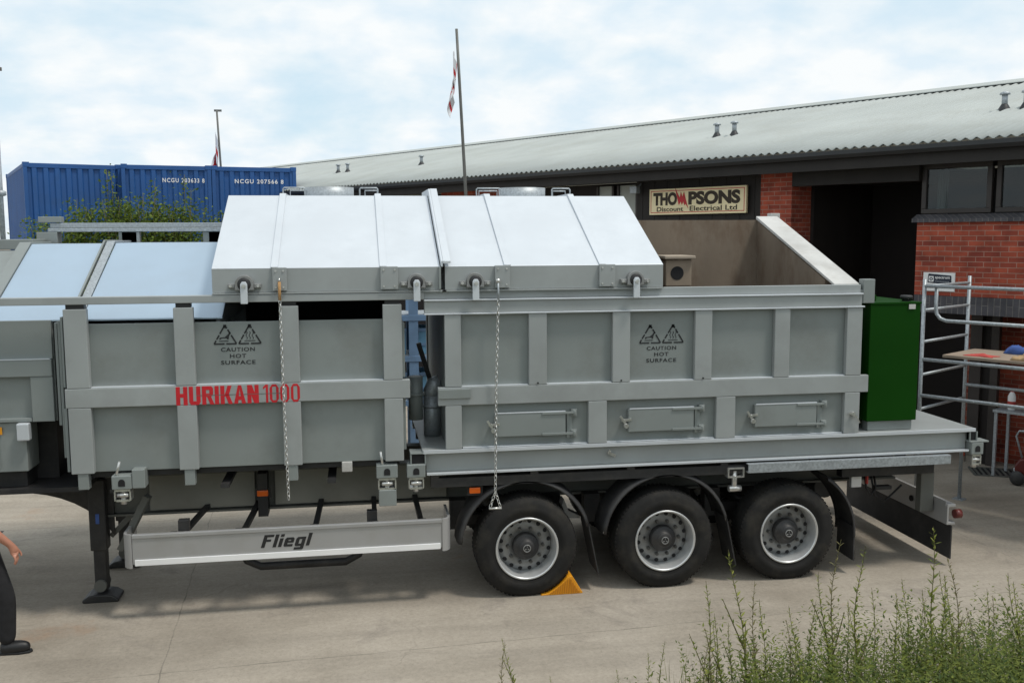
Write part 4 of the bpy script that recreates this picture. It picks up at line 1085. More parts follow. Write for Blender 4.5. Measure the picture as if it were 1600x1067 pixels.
# ------------------------------------------------------------------ neighbouring unit at the left edge
def make_left_unit():
    t = thing('control_unit', 'narrow grey unit with framed panels at the left edge next to the lettered module', 'machine unit', (-3.6, 1.2, 1.30))
    m = MB(); m.box(-4.6, -2.78, 0.24, 2.3, 1.93, 2.86); m.build('body', M['paint'], t, 0.004)
    m = MB(); m.box(-4.6, -2.785, 0.20, 0.238, 2.52, 2.88); m.build('upper_panel', M['paint'], t, 0.005)
    m = MB(); m.box(-4.6, -2.79, 0.17, 0.238, 2.36, 2.517); m.box(-2.985, -2.79, 0.18, 0.238, 1.935, 2.357); m.box(-4.6, -2.99, 0.19, 0.238, 1.935, 1.97); m.build('panel_frame', M['paint'], t, 0.006)
    m = MB(); m.box(-4.6, -2.8, 0.165, 0.236, 2.518, 2.526); m.build('lit_frame_lip', M['edge'], t)
    m = MB(); m.box(-4.6, -3.06, 0.22, 0.55, 1.46, 1.928); m.build('lower_cabinet', M['paint'], t, 0.008)
    m = MB(); m.box(-3.45, -3.30, 0.21, 0.219, 1.50, 1.86); m.build('cabinet_door', M['paint'], t, 0.003)
    m = MB(); m.box(-3.12, -3.01, 0.14, 0.218, 1.765, 1.93); m.build('junction_box', M['silver'], t, 0.012)
    m = MB(); m.box(-3.36, -3.265, 0.205, 0.209, 1.82, 1.89); m.build('warning_plate', M['yellow'], t)
    m = MB(); m.box(-4.6, -2.9, 0.60, 2.2, 1.30, 1.925); m.box(-4.6, -3.1, 0.3, 0.59, 1.30, 1.455); m.build('base_frame', M['chassis'], t)
    m = MB(); m.prism([(0.22, 2.882), (1.6, 3.57), (2.3, 3.57), (2.3, 3.55), (1.605, 3.55), (0.22, 2.865)], 'x', -3.34, -2.625); m.build('roof', M['roofsheet'], t, 0.004)
    m = MB(); m.prism([(0.22, 2.90), (1.6, 3.59), (2.3, 3.59), (2.3, 2.90)], 'x', -3.46, -3.345); m.build('roof_end_frame', M['paint'], t, 0.006)
    m = MB(); m.prism([(0.22, 2.882), (1.6, 3.50), (2.3, 3.50), (2.3, 2.882)], 'x', -4.6, -3.465); m.build('roof', M['paint'], t, 0.004)
    m = MB(); m.box(-4.2, -3.42, 1.9, 2.36, 3.51, 3.62); m.build('duct_block', M['paint'], t, 0.008)
    m = MB(); m.cyl((-3.80, 2.15, 3.62), (-3.80, 2.15, 4.7), 0.028, 14); m.lathe([(0.04, -0.03), (0.06, -0.02), (0.06, 0.02), (0.04, 0.03)], (-3.80, 2.15, 4.12), 'z', 14); m.build('vent_pipe', M['galv'], t)
make_left_unit()

# ------------------------------------------------------------------ right open furnace with deck
M['tanbody'] = mat('brown_castable', (0.27, 0.215, 0.16), 0.85, 0, 0.14, 4, 0.2, 25)
M['tan'] = mat('tan_castable', (0.36, 0.30, 0.235), 0.85, 0, 0.12, 3, 0.2, 25)
def make_hatch(t, x0, x1):
    z0, z1 = 1.66, 1.89
    m = MB(); m.box(x0, x1, 0.0, 0.05, z0, z1); h = m.build('hatch', M['paint'], t, 0.006)
    m = MB()
    m.box(x0+0.01, x1+0.0, -0.004, 0.012, z1+0.001, z1+0.012); m.build('lit_hatch_lip', M['edge'], h, 0.002)
    for z in (z1-0.008, z0+0.012):
        m = MB(); m.box(x0+0.46, x1+0.08, -0.012, -0.001, z-0.012, z+0.012); m.cyl((x1+0.09, 0.0, z-0.022), (x1+0.09, 0.0, z+0.022), 0.018, 10); m.box(x1+0.06, x1+0.12, 0.008, 0.058, z-0.04, z+0.03); m.build('hinge', M['paint'], h, 0.003)
    m = MB(); m.box(x1+0.02, x1+0.075, 0.03, 0.058, z0-0.04, z1-0.02); m.build('hinge_plate', M['paint'], h, 0.003)
    m = MB(); m.cyl((x0-0.045, -0.03, z0+0.12), (x0-0.045, 0.058, z0+0.12), 0.014, 10); m.bar((x0-0.09, -0.02, z0+0.17), (x0-0.02, -0.025, z0+0.06), 0.016, 0.02); m.cyl((x0-0.03, -0.04, z0+0.07), (x0-0.03, 0.0, z0+0.07), 0.024, 10); m.bar((x0-0.075, 0.0, z0+0.12), (x0+0.03, -0.006, z0+0.13), 0.012, 0.025)
    m.build('latch', M['zinc'], h)

def make_right_module():
    t = thing('open_furnace', 'open topped grey steel furnace box with brown refractory lining and three small hatches', 'furnace module', (3.6, 1.2, 1.30))
    # deck skid: plate on I beams
    m = MB(); m.box(0.62, 6.58, 0.02, 2.45, 1.534, 1.552); m.build('deck_plate', M['beampaint'], t, 0.003)
    m = MB(); m.box(0.62, 6.58, 0.0, 2.47, 1.5535, 1.556) if False else None
    for (ya, yb, yw) in ((0.0, 0.15, 0.075), (2.32, 2.47, 2.39)):
        m = MB(); m.box(0.66, 6.50, yw-0.006, yw+0.006, 1.325, 1.518); m.box(0.66, 6.50, ya, yb, 1.305, 1.323); m.box(0.62, 6.56, ya, yb, 1.519, 1.533)
        m.build('skid_beam', M['beampaint'], t, 0.002)
    m = MB(); m.box(0.63, 6.57, -0.002, 0.014, 1.5185, 1.5545); m.build('lit_deck_edge', M['silver'], t, 0.002)  # silver strips paint the light catching the beam flange edges
    m = MB(); m.box(0.66, 6.50, -0.003, 0.02, 1.3035, 1.3255); m.build('lit_deck_edge', M['silver'], t, 0.002)
    for (xa, xb) in ((0.50, 0.655), (6.505, 6.60)):
        m = MB(); m.box(xa, xb, 0.02, 0.06, 1.425, 1.517); m.build('pocket_opening', M['hole'], t)
        m = MB(); m.box(xa, xa+0.014, 0.005, 0.2, 1.42, 1.517); m.box(xb-0.014, xb, 0.005, 0.2, 1.42, 1.517); m.box(xa, xb, 0.005, 0.2, 1.405, 1.419); m.box(xa, xb, 0.003, 0.2, 1.519, 1.532) if xa < 1 else None; m.build('lifting_pocket', M['paint'], t, 0.003)
    m = MB()
    for k in range(6): m.box(1.0+k*1.05, 1.08+k*1.05, 0.16, 2.31, 1.33, 1.517)
    m.build('deck_joist', M['paint'], t)
    m = MB(); m.bar((2.50, 0.03, 1.45), (2.58, 0.045, 1.41), 0.012, 0.03); m.bar((2.52, 0.04, 1.47), (2.50, 0.03, 1.44), 0.012, 0.03); m.build('earth_tag', M['zinc'], t)
    # near wall with posts and rails
    m = MB(); m.box(0.87, 5.19, 0.06, 0.09, 1.557, 2.95); m.build('near_wall', M['paint'], t, 0.002)
    for (a, b) in ((0.85, 1.01), (1.68, 1.86), (2.53, 2.71), (3.39, 3.57), (4.245, 4.41), (5.04, 5.21)):
        m = MB(); m.box(a, b, 0.0, 0.058, 2.172, 2.878); m.build('post', M['beampaint'], t, 0.006)
        m = MB(); m.box(a, b, 2.40, 2.46, 1.557, 3.70); m.build('post', M['beampaint'], t, 0.006)
    for (a, b) in ((0.85, 1.01), (2.285, 2.475), (3.63, 3.835), (5.04, 5.21)):
        m = MB(); m.box(a, b, 0.0, 0.058, 1.557, 1.988); m.build('post', M['beampaint'], t, 0.006)
    m = MB(); m.box(0.78, 5.30, 0.0, 0.0585, 1.99, 2.17); m.build('middle_rail', M['beampaint'], t, 0.006)
    m = MB(); m.box(0.78, 1.10, -0.02, -0.001, 2.06, 2.155); m.build('hook_bar', M['paint'], t, 0.005)
    m = MB()
    for (a, b) in ((1.01, 1.68), (1.86, 2.53), (2.71, 3.39), (3.57, 4.245), (4.41, 5.04)): m.box(a+0.005, b-0.005, 0.012, 0.0592, 2.1705, 2.1785)
    m.build('lit_rail_lip', M['edge'], t, 0.002)
    m = MB()
    for (a, b) in ((1.02, 2.28), (2.48, 3.62), (3.84, 5.03)): m.box(a, b, 0.015, 0.0592, 1.557, 1.566)
    m.build('lit_base_lip', M['edge'], t, 0.002)
    m = MB()
    for x in (1.77, 2.62, 3.48): m.cyl((x, -0.008, 2.19), (x, 0.002, 2.19), 0.009, 8)
    m.build('bolt', M['black'], t)
    # top rail: channel with two lips coloured bright as if lit, upper kerb set back
    m = MB(); m.box(0.66, 5.20, 0.01, 0.10, 2.899, 3.012); m.build('top_rail', M['beampaint'], t, 0.004)
    m = MB(); m.box(0.655, 5.205, -0.012, 0.12, 3.014, 3.030); m.box(0.655, 5.225, -0.012, 0.059, 2.881, 2.897); m.build('lit_top_rail_lip', M['edge'], t, 0.003)
    m = MB(); m.box(0.655, 5.20, 0.04, 0.10, 3.032, 3.115); m.build('running_rail', M['beampaint'], t, 0.004)
    m = MB(); m.box(5.23, 5.36, 0.04, 0.14, 2.92, 3.17); m.box(5.211, 5.28, 0.05, 0.13, 2.92, 3.06); m.build('end_post', M['paint'], t, 0.006)
    # end walls with sloping tops, far wall, lining and pale coping
    prof = [(0.10, 1.557), (0.10, 3.09), (2.10, 3.815), (2.39, 3.815), (2.39, 1.557)]
    for (a, b) in ((5.165, 5.20), (0.87, 0.905)):
        m = MB(); m.prism(prof, 'x', a, b); m.build('end_wall', M['paint'], t, 0.003)
    m = MB(); m.box(0.87, 5.20, 2.392, 2.42, 1.557, 3.815); m.build('far_wall', M['paint'], t, 0.003)
    lin = [(0.32, 1.70), (0.32, 3.155), (2.10, 3.80), (2.10, 1.70)]
    m = MB(); m.prism(lin, 'x', 4.94, 5.162); m.prism(lin, 'x', 0.908, 1.12); m.box(0.908, 5.162, 2.102, 2.388, 1.70, 3.813); m.box(1.122, 4.938, 0.092, 0.318, 1.70, 3.02); m.box(0.908, 5.162, 0.10, 2.388, 1.56, 1.698)
    m.build('refractory_lining', M['refract'], t)
    m = MB(); cp = [(0.092, 3.094), (0.095, 3.125), (2.12, 3.86), (2.12, 3.82)]
    m.prism(cp, 'x', 4.93, 5.21); m.build('coping', M['coping'], t, 0.006)
    m = MB(); m.box(5.211, 5.33, 2.30, 2.42, 3.70, 3.90); m.build('rail_end_stop', M['coping'], t, 0.005)
    m = MB(); m.box(0.92, 5.2, 2.425, 2.5, 3.705, 3.78); m.build('running_rail', M['galv'], t, 0.004)
    # burner port block inside
    m = MB(); m.prism([(3.52, 3.05), (3.52, 3.36), (3.83, 3.36), (3.83, 3.05)], 'y', 1.35, 1.75); m.build('burner_block', M['tanbody'], t, 0.01)
    m = MB(); m.prism([(3.49, 3.36), (3.49, 3.40), (3.86, 3.40), (3.86, 3.36)], 'y', 1.30, 1.78); m.build('burner_block', M['tan'], t, 0.01)
    m = MB(); m.lathe([(0.078, 0), (0.0, 0)], (3.655, 1.346, 3.20), 'y', 24); m.build('burner_port', M['hole'], t)
    m = MB(); m.box(3.52, 3.83, 1.352, 2.098, 1.702, 3.048); m.build('burner_pedestal', M['refract'], t)
    for (a, b) in ((1.35, 2.05), (2.70, 3.39), (4.05, 4.73)): make_hatch(t, a, b)
    warning_stencil(t, 2.825, 3.285, 2.325, 2.735, 0.058)
    # drain cock at the right hand lower post
    m = MB(); m.cyl((5.13, -0.03, 1.765), (5.13, 0.0, 1.765), 0.022, 10); m.bar((5.08, -0.03, 1.78), (5.17, -0.03, 1.73), 0.014, 0.02); m.bar((5.17, -0.03, 1.73), (5.20, -0.03, 1.67), 0.01, 0.012); m.build('drain_cock', M['zinc'], t)
    # ducts in the gap at the left end
    m = MB(); m.cyl((0.775, 0.72, 1.56), (0.775, 0.72, 1.98), 0.09, 22); m.tube([(0.775, 0.72, 1.95), (0.775, 0.72, 2.03), (0.80, 0.72, 2.09), (0.86, 0.72, 2.11)], 0.088, 18); m.cyl((0.775, 0.72, 1.86), (0.775, 0.72, 1.885), 0.105, 22); m.build('duct', M['galv'], t)
    m = MB(); m.bar((0.66, 1.0, 2.5), (0.84, 1.0, 1.9), 0.05, 0.06); m.build('brace', M['chassis'], t)
    return t
make_right_module()

# ------------------------------------------------------------------ sliding lids
def make_lid(x0, x1, ribs, plates, rollers, handles, ring, label, joint):
    t = thing('sliding_cover', label, 'cover', ((x0+x1)/2, 1.2, 3.10), 'sliding silver covers')
    Y1, ZT = 1.47, 4.075
    m = MB(); m.box(x0, x1, 0.02, 0.035, 3.122, 3.345); m.build('skirt', M['beampaint'], t, 0.003)
    m = MB(); m.box(x0-0.03 if joint == 'right' else x0, x1+0.06 if joint == 'left' else x1, -0.005, 0.06, 3.104, 3.120); m.build('skirt_foot', M['beampaint'], t, 0.002)
    m = MB(); m.prism([(0.018, 3.347), (Y1, ZT), (2.44, ZT), (2.44, 3.83), (2.42, 3.83), (2.42, ZT-0.02), (Y1+0.005, ZT-0.02), (0.036, 3.338), (0.020, 3.338)], 'x', x0, x1); m.build('roof_sheet', M['silver'], t, 0.004)
    m = MB(); m.prism([(0.037, 3.125), (0.037, 3.335), (Y1, ZT-0.022), (2.418, ZT-0.022), (2.418, 3.84)], 'x', x0+0.012 if joint != 'right' else x1-0.03, x0+0.03 if joint != 'right' else x1-0.012); m.build('end_plate', M['paint'], t)
    for x in ribs:
        m = MB(); m.prism([(0.000, 3.356), (Y1-0.010, ZT+0.024), (2.43, ZT+0.024), (2.43, ZT+0.001), (Y1, ZT+0.001), (0.018, 3.348)], 'x', x-0.035, x+0.03); m.build('rib', M['silver'], t, 0.002)
    for (a, b) in plates:
        m = MB(); m.box(a, b, -0.022, 0.018, 3.135, 3.352); p = m.build('guide_plate', M['beampaint'], t, 0.004)
        m = MB()
        for x in (a+0.03, b-0.03): m.cyl((x, -0.030, 3.32), (x, -0.022, 3.32), 0.010, 8); m.cyl((x, -0.030, 3.165), (x, -0.022, 3.165), 0.010, 8)
        m.build('bolt', M['zinc'], p)
    for x in rollers:
        m = MB()
        pts = [(x+0.085*cos(radians(a)), 3.20+0.085*sin(radians(a))) for a in range(0, 181, 15)]+[(x-0.085, 3.145), (x+0.085, 3.145)]
        m.prism(pts, 'y', -0.045, 0.018); m.box(x-0.15, x-0.087, -0.03, 0.018, 3.165, 3.205); m.box(x+0.087, x+0.15, -0.03, 0.018, 3.165, 3.205)
        r = m.build('roller_bearing', M['rimdisc'], t, 0.005)
        m = MB(); m.lathe([(0.062, 0), (0.05, -0.01), (0.0, -0.012)], (x, -0.046, 3.20), 'y', 20); m.build('roller_cap', M['black'], r)
        m = MB(); m.prism([(x-0.032, 3.02), (x+0.032, 3.02), (x+0.032, 3.20), (x+0.018, 3.225), (x-0.018, 3.225), (x-0.032, 3.20)], 'y', -0.085, -0.06); m.build('roller_arm', M['silver'], r, 0.006)
        m = MB(); m.cyl((x, -0.10, 3.185), (x, -0.045, 3.185), 0.018, 10)
        for d in (-0.125, 0.125): m.cyl((x+d, -0.042, 3.185), (x+d, -0.03, 3.185), 0.014, 8)
        m.build('roller_bolt', M['zinc'], r)
    for (a, b) in handles:
        m = MB(); y = Y1+0.08
        m.tube([(a, y, ZT-0.01), (a, y, ZT+0.075), (a+0.012, y, ZT+0.088), (b-0.012, y, ZT+0.088), (b, y, ZT+0.075), (b, y, ZT-0.01)], 0.008, 8)
        m.build('handle', M['galv'], t); m = MB()
        m.tube([(a+0.06, y+0.25, ZT-0.01), (a+0.06, y+0.25, ZT+0.07), (b, y+0.25, ZT+0.07), (b, y+0.25, ZT-0.01)], 0.008, 8)
        m.build('handle', M['galv'], t)
    c = ((ring[0]+ring[1])/2, Y1+0.42, ZT+0.001); R = (ring[1]-ring[0])/2*1.06
    m = MB(); m.lathe([(R+0.0, 0), (R, 0.105), (R-0.012, 0.105), (R-0.012, 0.0)], c, 'z', 48); m.build('flue_collar', M['galv'], t)
    m = MB(); m.lathe([(R-0.014, 0.085), (0.0, 0.09)], c, 'z', 40); m.build('flue_cover', M['galv'], t)
    if joint == 'left':
        m = MB(); m.prism([(-0.012, 3.345), (-0.012, 3.40), (Y1-0.02, ZT+0.075), (2.44, ZT+0.075), (2.44, ZT+0.002), (Y1, ZT+0.002), (0.018, 3.349)], 'x', 0.822, 0.842)
        m.prism([(-0.02, 3.375), (-0.02, 3.40), (Y1-0.02, ZT+0.078), (2.44, ZT+0.078), (2.44, ZT+0.052), (Y1-0.01, ZT+0.052)], 'x', 0.843, 0.915); m.build('overlap_flange', M['silver'], t, 0.002)
        m = MB(); m.box(0.80, 0.822, -0.012, 0.018, 3.13, 3.345); m.build('overlap_post', M['paint'], t, 0.002)
make_lid(-1.305, 0.815, [-0.735, 0.275], [(-0.755, -0.625), (0.245, 0.41)], [-1.01, 0.585], [(-0.74, -0.51), (0.08, 0.275)], (-0.51, 0.0), 'front silver cover with sloping roof, standing over the lettered closed module', 'left')
make_lid(0.862, 3.05, [1.475, 2.425], [(1.345, 1.49), (2.385, 2.545)], [1.15, 2.75], [(1.37, 1.64), (2.23, 2.44)], (1.69, 2.20), 'rear silver cover with sloping roof, slid back beside the open brown lining', 'right')

# ------------------------------------------------------------------ chains
def chain_mesh(p, q, pitch=0.040, r=0.0045, w=0.013, l=0.026):
    p, q = Vector(p), Vector(q); n = max(1, int((q-p).length/pitch)); d = (q-p)/n; t = d.normalized()
    a = t.cross(EY).normalized() if abs(t.y) < 0.9 else t.cross(EX).normalized(); b = t.cross(a)
    mb = MB()
    for i in range(n):
        c = p+d*(i+0.5); s = (a*0.7+b*0.7) if i % 2 else (a*0.7-b*0.7)
        pts = []
        for k in range(10):
            an = 2*pi*k/10
            pts.append(c+t*(l*cos(an))*(0.92)+s*(w*sin(an)))
        mb.tube(pts, r, 5, closed=True)
    return mb
def make_chains():
    t = thing('pull_chain', 'long zinc chain with tan rope sleeve hanging over the red lettering', 'chain', (-0.69, -0.05, 1.14))
    chain_mesh((-0.69, -0.055, 3.05), (-0.685, -0.045, 2.27)).build('chain', M['zinc'], t)
    chain_mesh((-0.685, -0.045, 2.27), (-0.665, -0.05, 1.14)).build('chain', M['zinc'], t)
    m = MB(); m.tube([(-0.69, -0.055, 3.05), (-0.691, -0.058, 3.13), (-0.69, -0.055, 3.22)], 0.014, 8); m.build('rope_sleeve', M['sleeve'], t)
    m = MB(); m.tube([(-0.69, -0.02, 3.225), (-0.69, -0.06, 3.225), (-0.69, -0.06, 3.245), (-0.69, -0.02, 3.25)], 0.008, 6); m.build('hook', M['zinc'], t)
    t = thing('pull_chain', 'long zinc chain ending in a triangular handle in front of the first wheel', 'chain', (1.33, -0.05, 0.95))
    chain_mesh((1.37, -0.055, 3.02), (1.345, -0.045, 2.15)).build('chain', M['zinc'], t)
    chain_mesh((1.345, -0.045, 2.15), (1.33, -0.05, 1.12)).build('chain', M['zinc'], t)
    m = MB(); m.tube([(1.37, -0.055, 3.0), (1.372, -0.055, 3.10), (1.37, -0.05, 3.19)], 0.010, 8); m.build('rope_sleeve', M['galv'], t)
    m = MB(); m.lathe([(0.024, 0), (0.02, -0.03), (0.0, -0.034)], (1.37, -0.03, 3.205), 'y', 14); m.build('hook', M['zinc'], t)
    chain_mesh((1.33, -0.05, 1.12), (1.275, -0.05, 0.965), 0.036).build('chain', M['zinc'], t)
    chain_mesh((1.33, -0.05, 1.12), (1.380, -0.05, 0.965), 0.036).build('chain', M['zinc'], t)
    m = MB(); m.cyl((1.265, -0.05, 0.955), (1.392, -0.05, 0.955), 0.012, 10); m.build('handle', M['zinc'], t)
make_chains()

# ------------------------------------------------------------------ green tank on the deck
def make_tank():
    t = thing('fuel_tank', 'tall dark green steel tank standing on the deck behind the open furnace', 'tank', (5.6, 0.5, 1.553))
    m = MB(); m.box(5.33, 5.90, 0.06, 1.45, 1.66, 2.90); m.build('tank_shell', M['green'], t, 0.006)
    m = MB(); m.box(5.322, 5.908, 0.052, 1.458, 2.901, 2.925); m.build('tank_lid', M['green'], t, 0.004)
    m = MB(); m.box(5.46, 5.50, 0.25, 1.30, 2.927, 2.99); m.build('lifting_bar', M['green'], t, 0.006)
    m = MB(); m.lathe([(0.045, 0.0), (0.045, 0.02), (0.065, 0.022), (0.065, 0.055), (0.055, 0.062), (0.0, 0.062)], (5.80, 0.17, 2.926), 'z', 24); m.build('filler_cap', M['black'], t)
    m = MB(); m.box(5.76, 5.835, 0.049, 0.0515, 2.85, 2.90); m.build('label_plate', M['coping'], t)
    for y in (0.09, 1.30):
        m = MB(); m.box(5.36, 5.87, y, y+0.11, 1.556, 1.657); m.build('skid', M['paint'], t, 0.005)
make_tank()

# ------------------------------------------------------------------ wheel chock
def make_chock():
    t = thing('wheel_chock', 'orange plastic wheel chock wedged behind the front wheel', 'wheel chock', (2.05, 0.1, 0))
    pts = [(1.80, 0.0)]
    for k in range(9):
        x = 1.80+k*0.033; dx = x-1.66; r = 0.528
        pts.append((x+0.012, min(0.18, max(0.012, 0.502-sqrt(max(0, r*r-(x+0.012-1.66)**2))))))
    pts += [(2.10, 0.185), (2.13, 0.185), (2.235, 0.012), (2.235, 0.0)]
    m = MB(); m.prism(pts[::-1], 'y', 0.015, 0.215); m.build('wedge', M['yellow'], t, 0.005)
    m = MB()
    for k in range(9):
        x = 1.90+k*0.024; m.bar((x, 0.011, 0.012), (x+0.01, 0.011, min(0.165, 0.03+0.018*k)), 0.006, 0.007)
    for k in range(5): x = 2.12+0.02*k; m.bar((x, 0.011, 0.012), (x-0.006, 0.011, max(0.03, 0.155-0.032*k)), 0.006, 0.007)
    m.build('grip_ribs', mat('chock_dark_orange', (0.5, 0.19, 0.006), 0.6), t)  # ribs in a darker orange than the wedge
make_chock()

# ------------------------------------------------------------------ person at the left edge
def skin_obj(name, verts, edges, radii, m, parent, root=0, sub=2, sx=None):
    off = LOC[root_of(parent)]
    me = bpy.data.meshes.new(name)
    me.from_pydata([(v[0]-off.x, v[1]-off.y, v[2]-off.z) for v in verts], edges, [])
    o = bpy.data.objects.new(name, me); COL.objects.link(o); o.parent = parent
    me.materials.append(m)
    md = o.modifiers.new('skin', 'SKIN'); md.use_smooth_shade = True
    if not me.skin_vertices:
        me.attributes.new('dummy', 'FLOAT', 'POINT') if False else None
    sv = me.skin_vertices[0].data if me.skin_vertices else None
    for i, r in enumerate(radii):
        rr = r if isinstance(r, tuple) else (r, r)
        sv[i].radius = rr
    roots = root if isinstance(root, (list, tuple)) else [root]
    for i in roots: sv[i].use_root = True
    s = o.modifiers.new('smooth', 'SUBSURF'); s.levels = sub; s.render_levels = sub
    return o

def make_person():
    t = thing('person', 'person in black trousers stepping in at the left edge, one hand hanging forward', 'person', (-3.2, -0.42, 0))
    px, py = -3.285, -0.40          # pelvis
    J = {}
    V = []; Rr = []; Ed = []
    def add(name, p, r, parent=None):
        J[name] = len(V); V.append(p); Rr.append(r)
        if parent: Ed.append((J[parent], J[name]))
    add('pelvis', (px, py, 0.97), (0.125, 0.15))
    add('waist', (px, py, 1.12), (0.105, 0.14), 'pelvis')
    add('chest', (px, py, 1.32), (0.12, 0.165), 'waist')
    add('neckbase', (px, py, 1.48), (0.07, 0.08), 'chest')
    add('neck', (px+0.02, py, 1.56), 0.055, 'neckbase')
    add('jaw', (px+0.05, py, 1.62), (0.075, 0.066), 'neck')
    add('brow', (px+0.035, py, 1.72), (0.096, 0.078), 'jaw')
    add('crown', (px+0.02, py, 1.775), (0.07, 0.062), 'brow')
    for s, nm in ((-1, 'n'), (1, 'f')):
        add('sh'+nm, (px, py+s*0.19, 1.42), 0.062, 'chest')
        if s == -1:
            pts = [('el', (px+0.14, py-0.25, 1.20), 0.046), ('fo', (px+0.215, py-0.21, 1.10), 0.041), ('wr', (px+0.295, py-0.155, 0.995), 0.030), ('pa', (px+0.315, py-0.145, 0.94), (0.022, 0.038)), ('kn', (px+0.322, py-0.14, 0.90), (0.016, 0.036))]
        else:
            pts = [('el', (px-0.08, py+0.26, 1.14), 0.047), ('fo', (px-0.08, py+0.25, 1.02), 0.041), ('wr', (px-0.02, py+0.24, 0.90), 0.029), ('pa', (px+0.0, py+0.235, 0.85), (0.022, 0.038)), ('kn', (px+0.005, py+0.23, 0.81), (0.016, 0.036))]
        prev = 'sh'+nm
        for (k, p, r) in pts: add(k+nm, p, r, prev); prev = k+nm
        kn = Vector(pts[-1][1])
        for i, (dy, ln) in enumerate(((-0.030, 0.062), (-0.010, 0.075), (0.011, 0.070), (0.030, 0.055))):
            b = kn+Vector((0.004, dy, -0.010))
            add('f%d0%s' % (i, nm), tuple(b), 0.0095, 'kn'+nm)
            add('f%d1%s' % (i, nm), tuple(b+Vector((0.006, dy*0.12, -ln*0.55))), 0.0085, 'f%d0%s' % (i, nm))
            add('f%d2%s' % (i, nm), tuple(b+Vector((-0.008, dy*0.1, -ln))), 0.0072, 'f%d1%s' % (i, nm))
        pa = Vector(pts[-2][1])
        add('t0'+nm, tuple(pa+Vector((0.026, -0.026*s*0+(-0.030 if s == 1 else 0.030), -0.006))), 0.012, 'pa'+nm)
        add('t1'+nm, tuple(pa+Vector((0.042, (-0.040 if s == 1 else 0.040), -0.038))), 0.0095, 't0'+nm)
        add('t2'+nm, tuple(pa+Vector((0.045, (-0.036 if s == 1 else 0.036), -0.062))), 0.008, 't1'+nm)
    legs = {'n': [('hip', (px+0.07, py-0.10, 0.90), 0.092), ('knee', (px+0.215, py-0.11, 0.50), 0.062), ('ank', (px+0.20, py-0.10, 0.09), 0.036), ('toe', (px+0.32, py-0.10, 0.045), (0.018, 0.03))],
            'f': [('hip', (px-0.03, py+0.10, 0.90), 0.092), ('knee', (px-0.10, py+0.11, 0.49), 0.062), ('ank', (px-0.28, py+0.10, 0.09), 0.036), ('toe', (px-0.16, py+0.10, 0.045), (0.018, 0.03))]}
    for nm, L in legs.items():
        prev = 'pelvis'
        for (k, p, r) in L: add(k+nm, p, r, prev); prev = k+nm
    skin_obj('body', V, Ed, Rr, M['skin'], t, J['pelvis'], 2)
    # clothing
    def cloth(name, chain, m, grow, roots=0):
        v = [V[J[c]] if isinstance(c, str) else c[0] for c in chain[0]]
        r = []
        for c in chain[0]:
            q = Rr[J[c]] if isinstance(c, str) else c[1]
            q = q if isinstance(q, tuple) else (q, q); r.append((q[0]+grow, q[1]+grow))
        return skin_obj(name, v, chain[1], r, m, t, roots, 2)
    def below(nm):      # trouser hem just above the shoe
        a = Vector(V[J['ank'+nm]]); return (tuple(a+Vector((-0.005, 0, -0.015))), 0.050)
    cloth('trousers', (['pelvis', ((px, py, 1.06), (0.112, 0.142)), 'hipn', 'kneen', below('n'), 'hipf', 'kneef', below('f')], [(0, 1), (0, 2), (2, 3), (3, 4), (0, 5), (5, 6), (6, 7)]), M['trouser'], 0.024)
    cloth('shirt', (['waist', ((px, py, 1.03), (0.12, 0.15)), 'chest', ((px, py, 1.455), (0.085, 0.10)), 'shn', ((px+0.06, py-0.225, 1.27), 0.052), 'shf', ((px-0.05, py+0.23, 1.27), 0.052)], [(0, 1), (0, 2), (2, 3), (2, 4), (4, 5), (2, 6), (6, 7)]), M['shirt'], 0.018)
    for nm in ('n', 'f'):
        a, b = Vector(V[J['ank'+nm]]), Vector(V[J['toe'+nm]])
        d = b-a
        skin_obj('shoe', [tuple(a+Vector((-0.05, 0, -0.032))), tuple(a+Vector((0.02, 0, -0.025))), (b.x-0.01, b.y, 0.052), (b.x+0.07, b.y, 0.045)], [(0, 1), (1, 2), (2, 3)], [(0.060, 0.055), (0.068, 0.060), (0.055, 0.062), (0.042, 0.050)], M['shoe'], t, 1)
        m = MB(); x0, x1 = a.x-0.10, b.x+0.085; y = a.y
        y = a.y; m.prism([(x0, y-0.035), (x0+0.05, y-0.045), (x1-0.10, y-0.055), (x1-0.02, y-0.035), (x1, y), (x1-0.02, y+0.035), (x1-0.10, y+0.055), (x0+0.05, y+0.045), (x0, y+0.035)], 'z', 0.0, 0.022); m.build('shoe_sole', M['shoe'], t, 0.006)
    # hair cap and face
    hx, hz = px+0.02, 1.74
    m = MB(); pts = []
    vs = []; n1, n2 = 8, 18
    for i in range(n1+1):
        a = radians(90-i*13)
        for k in range(n2):
            b = 2*pi*k/n2
            rr = 0.105 if cos(b) < 0.3 else 0.098
            vs.append((hx+rr*cos(a)*cos(b)*1.02, py+0.086*cos(a)*sin(b), hz+0.02+(0.095 if a > 0 else 0.11)*sin(a)*(1 if cos(b) < 0.45 or a > 0.35 else 0.2)))
    m.add(vs, [(i*n2+k, i*n2+(k+1) % n2, (i+1)*n2+(k+1) % n2, (i+1)*n2+k) for i in range(n1) for k in range(n2)], True); m.build('hair', M['hair'], t)
    fx = px+0.125
    m = MB(); m.add([(fx-0.01, py, 1.715), (fx-0.01, py-0.016, 1.665), (fx-0.01, py+0.016, 1.665), (fx+0.022, py, 1.668)], [(0, 1, 3), (0, 3, 2), (1, 2, 3)]); m.build('nose', M['skin'], t, 0.004)
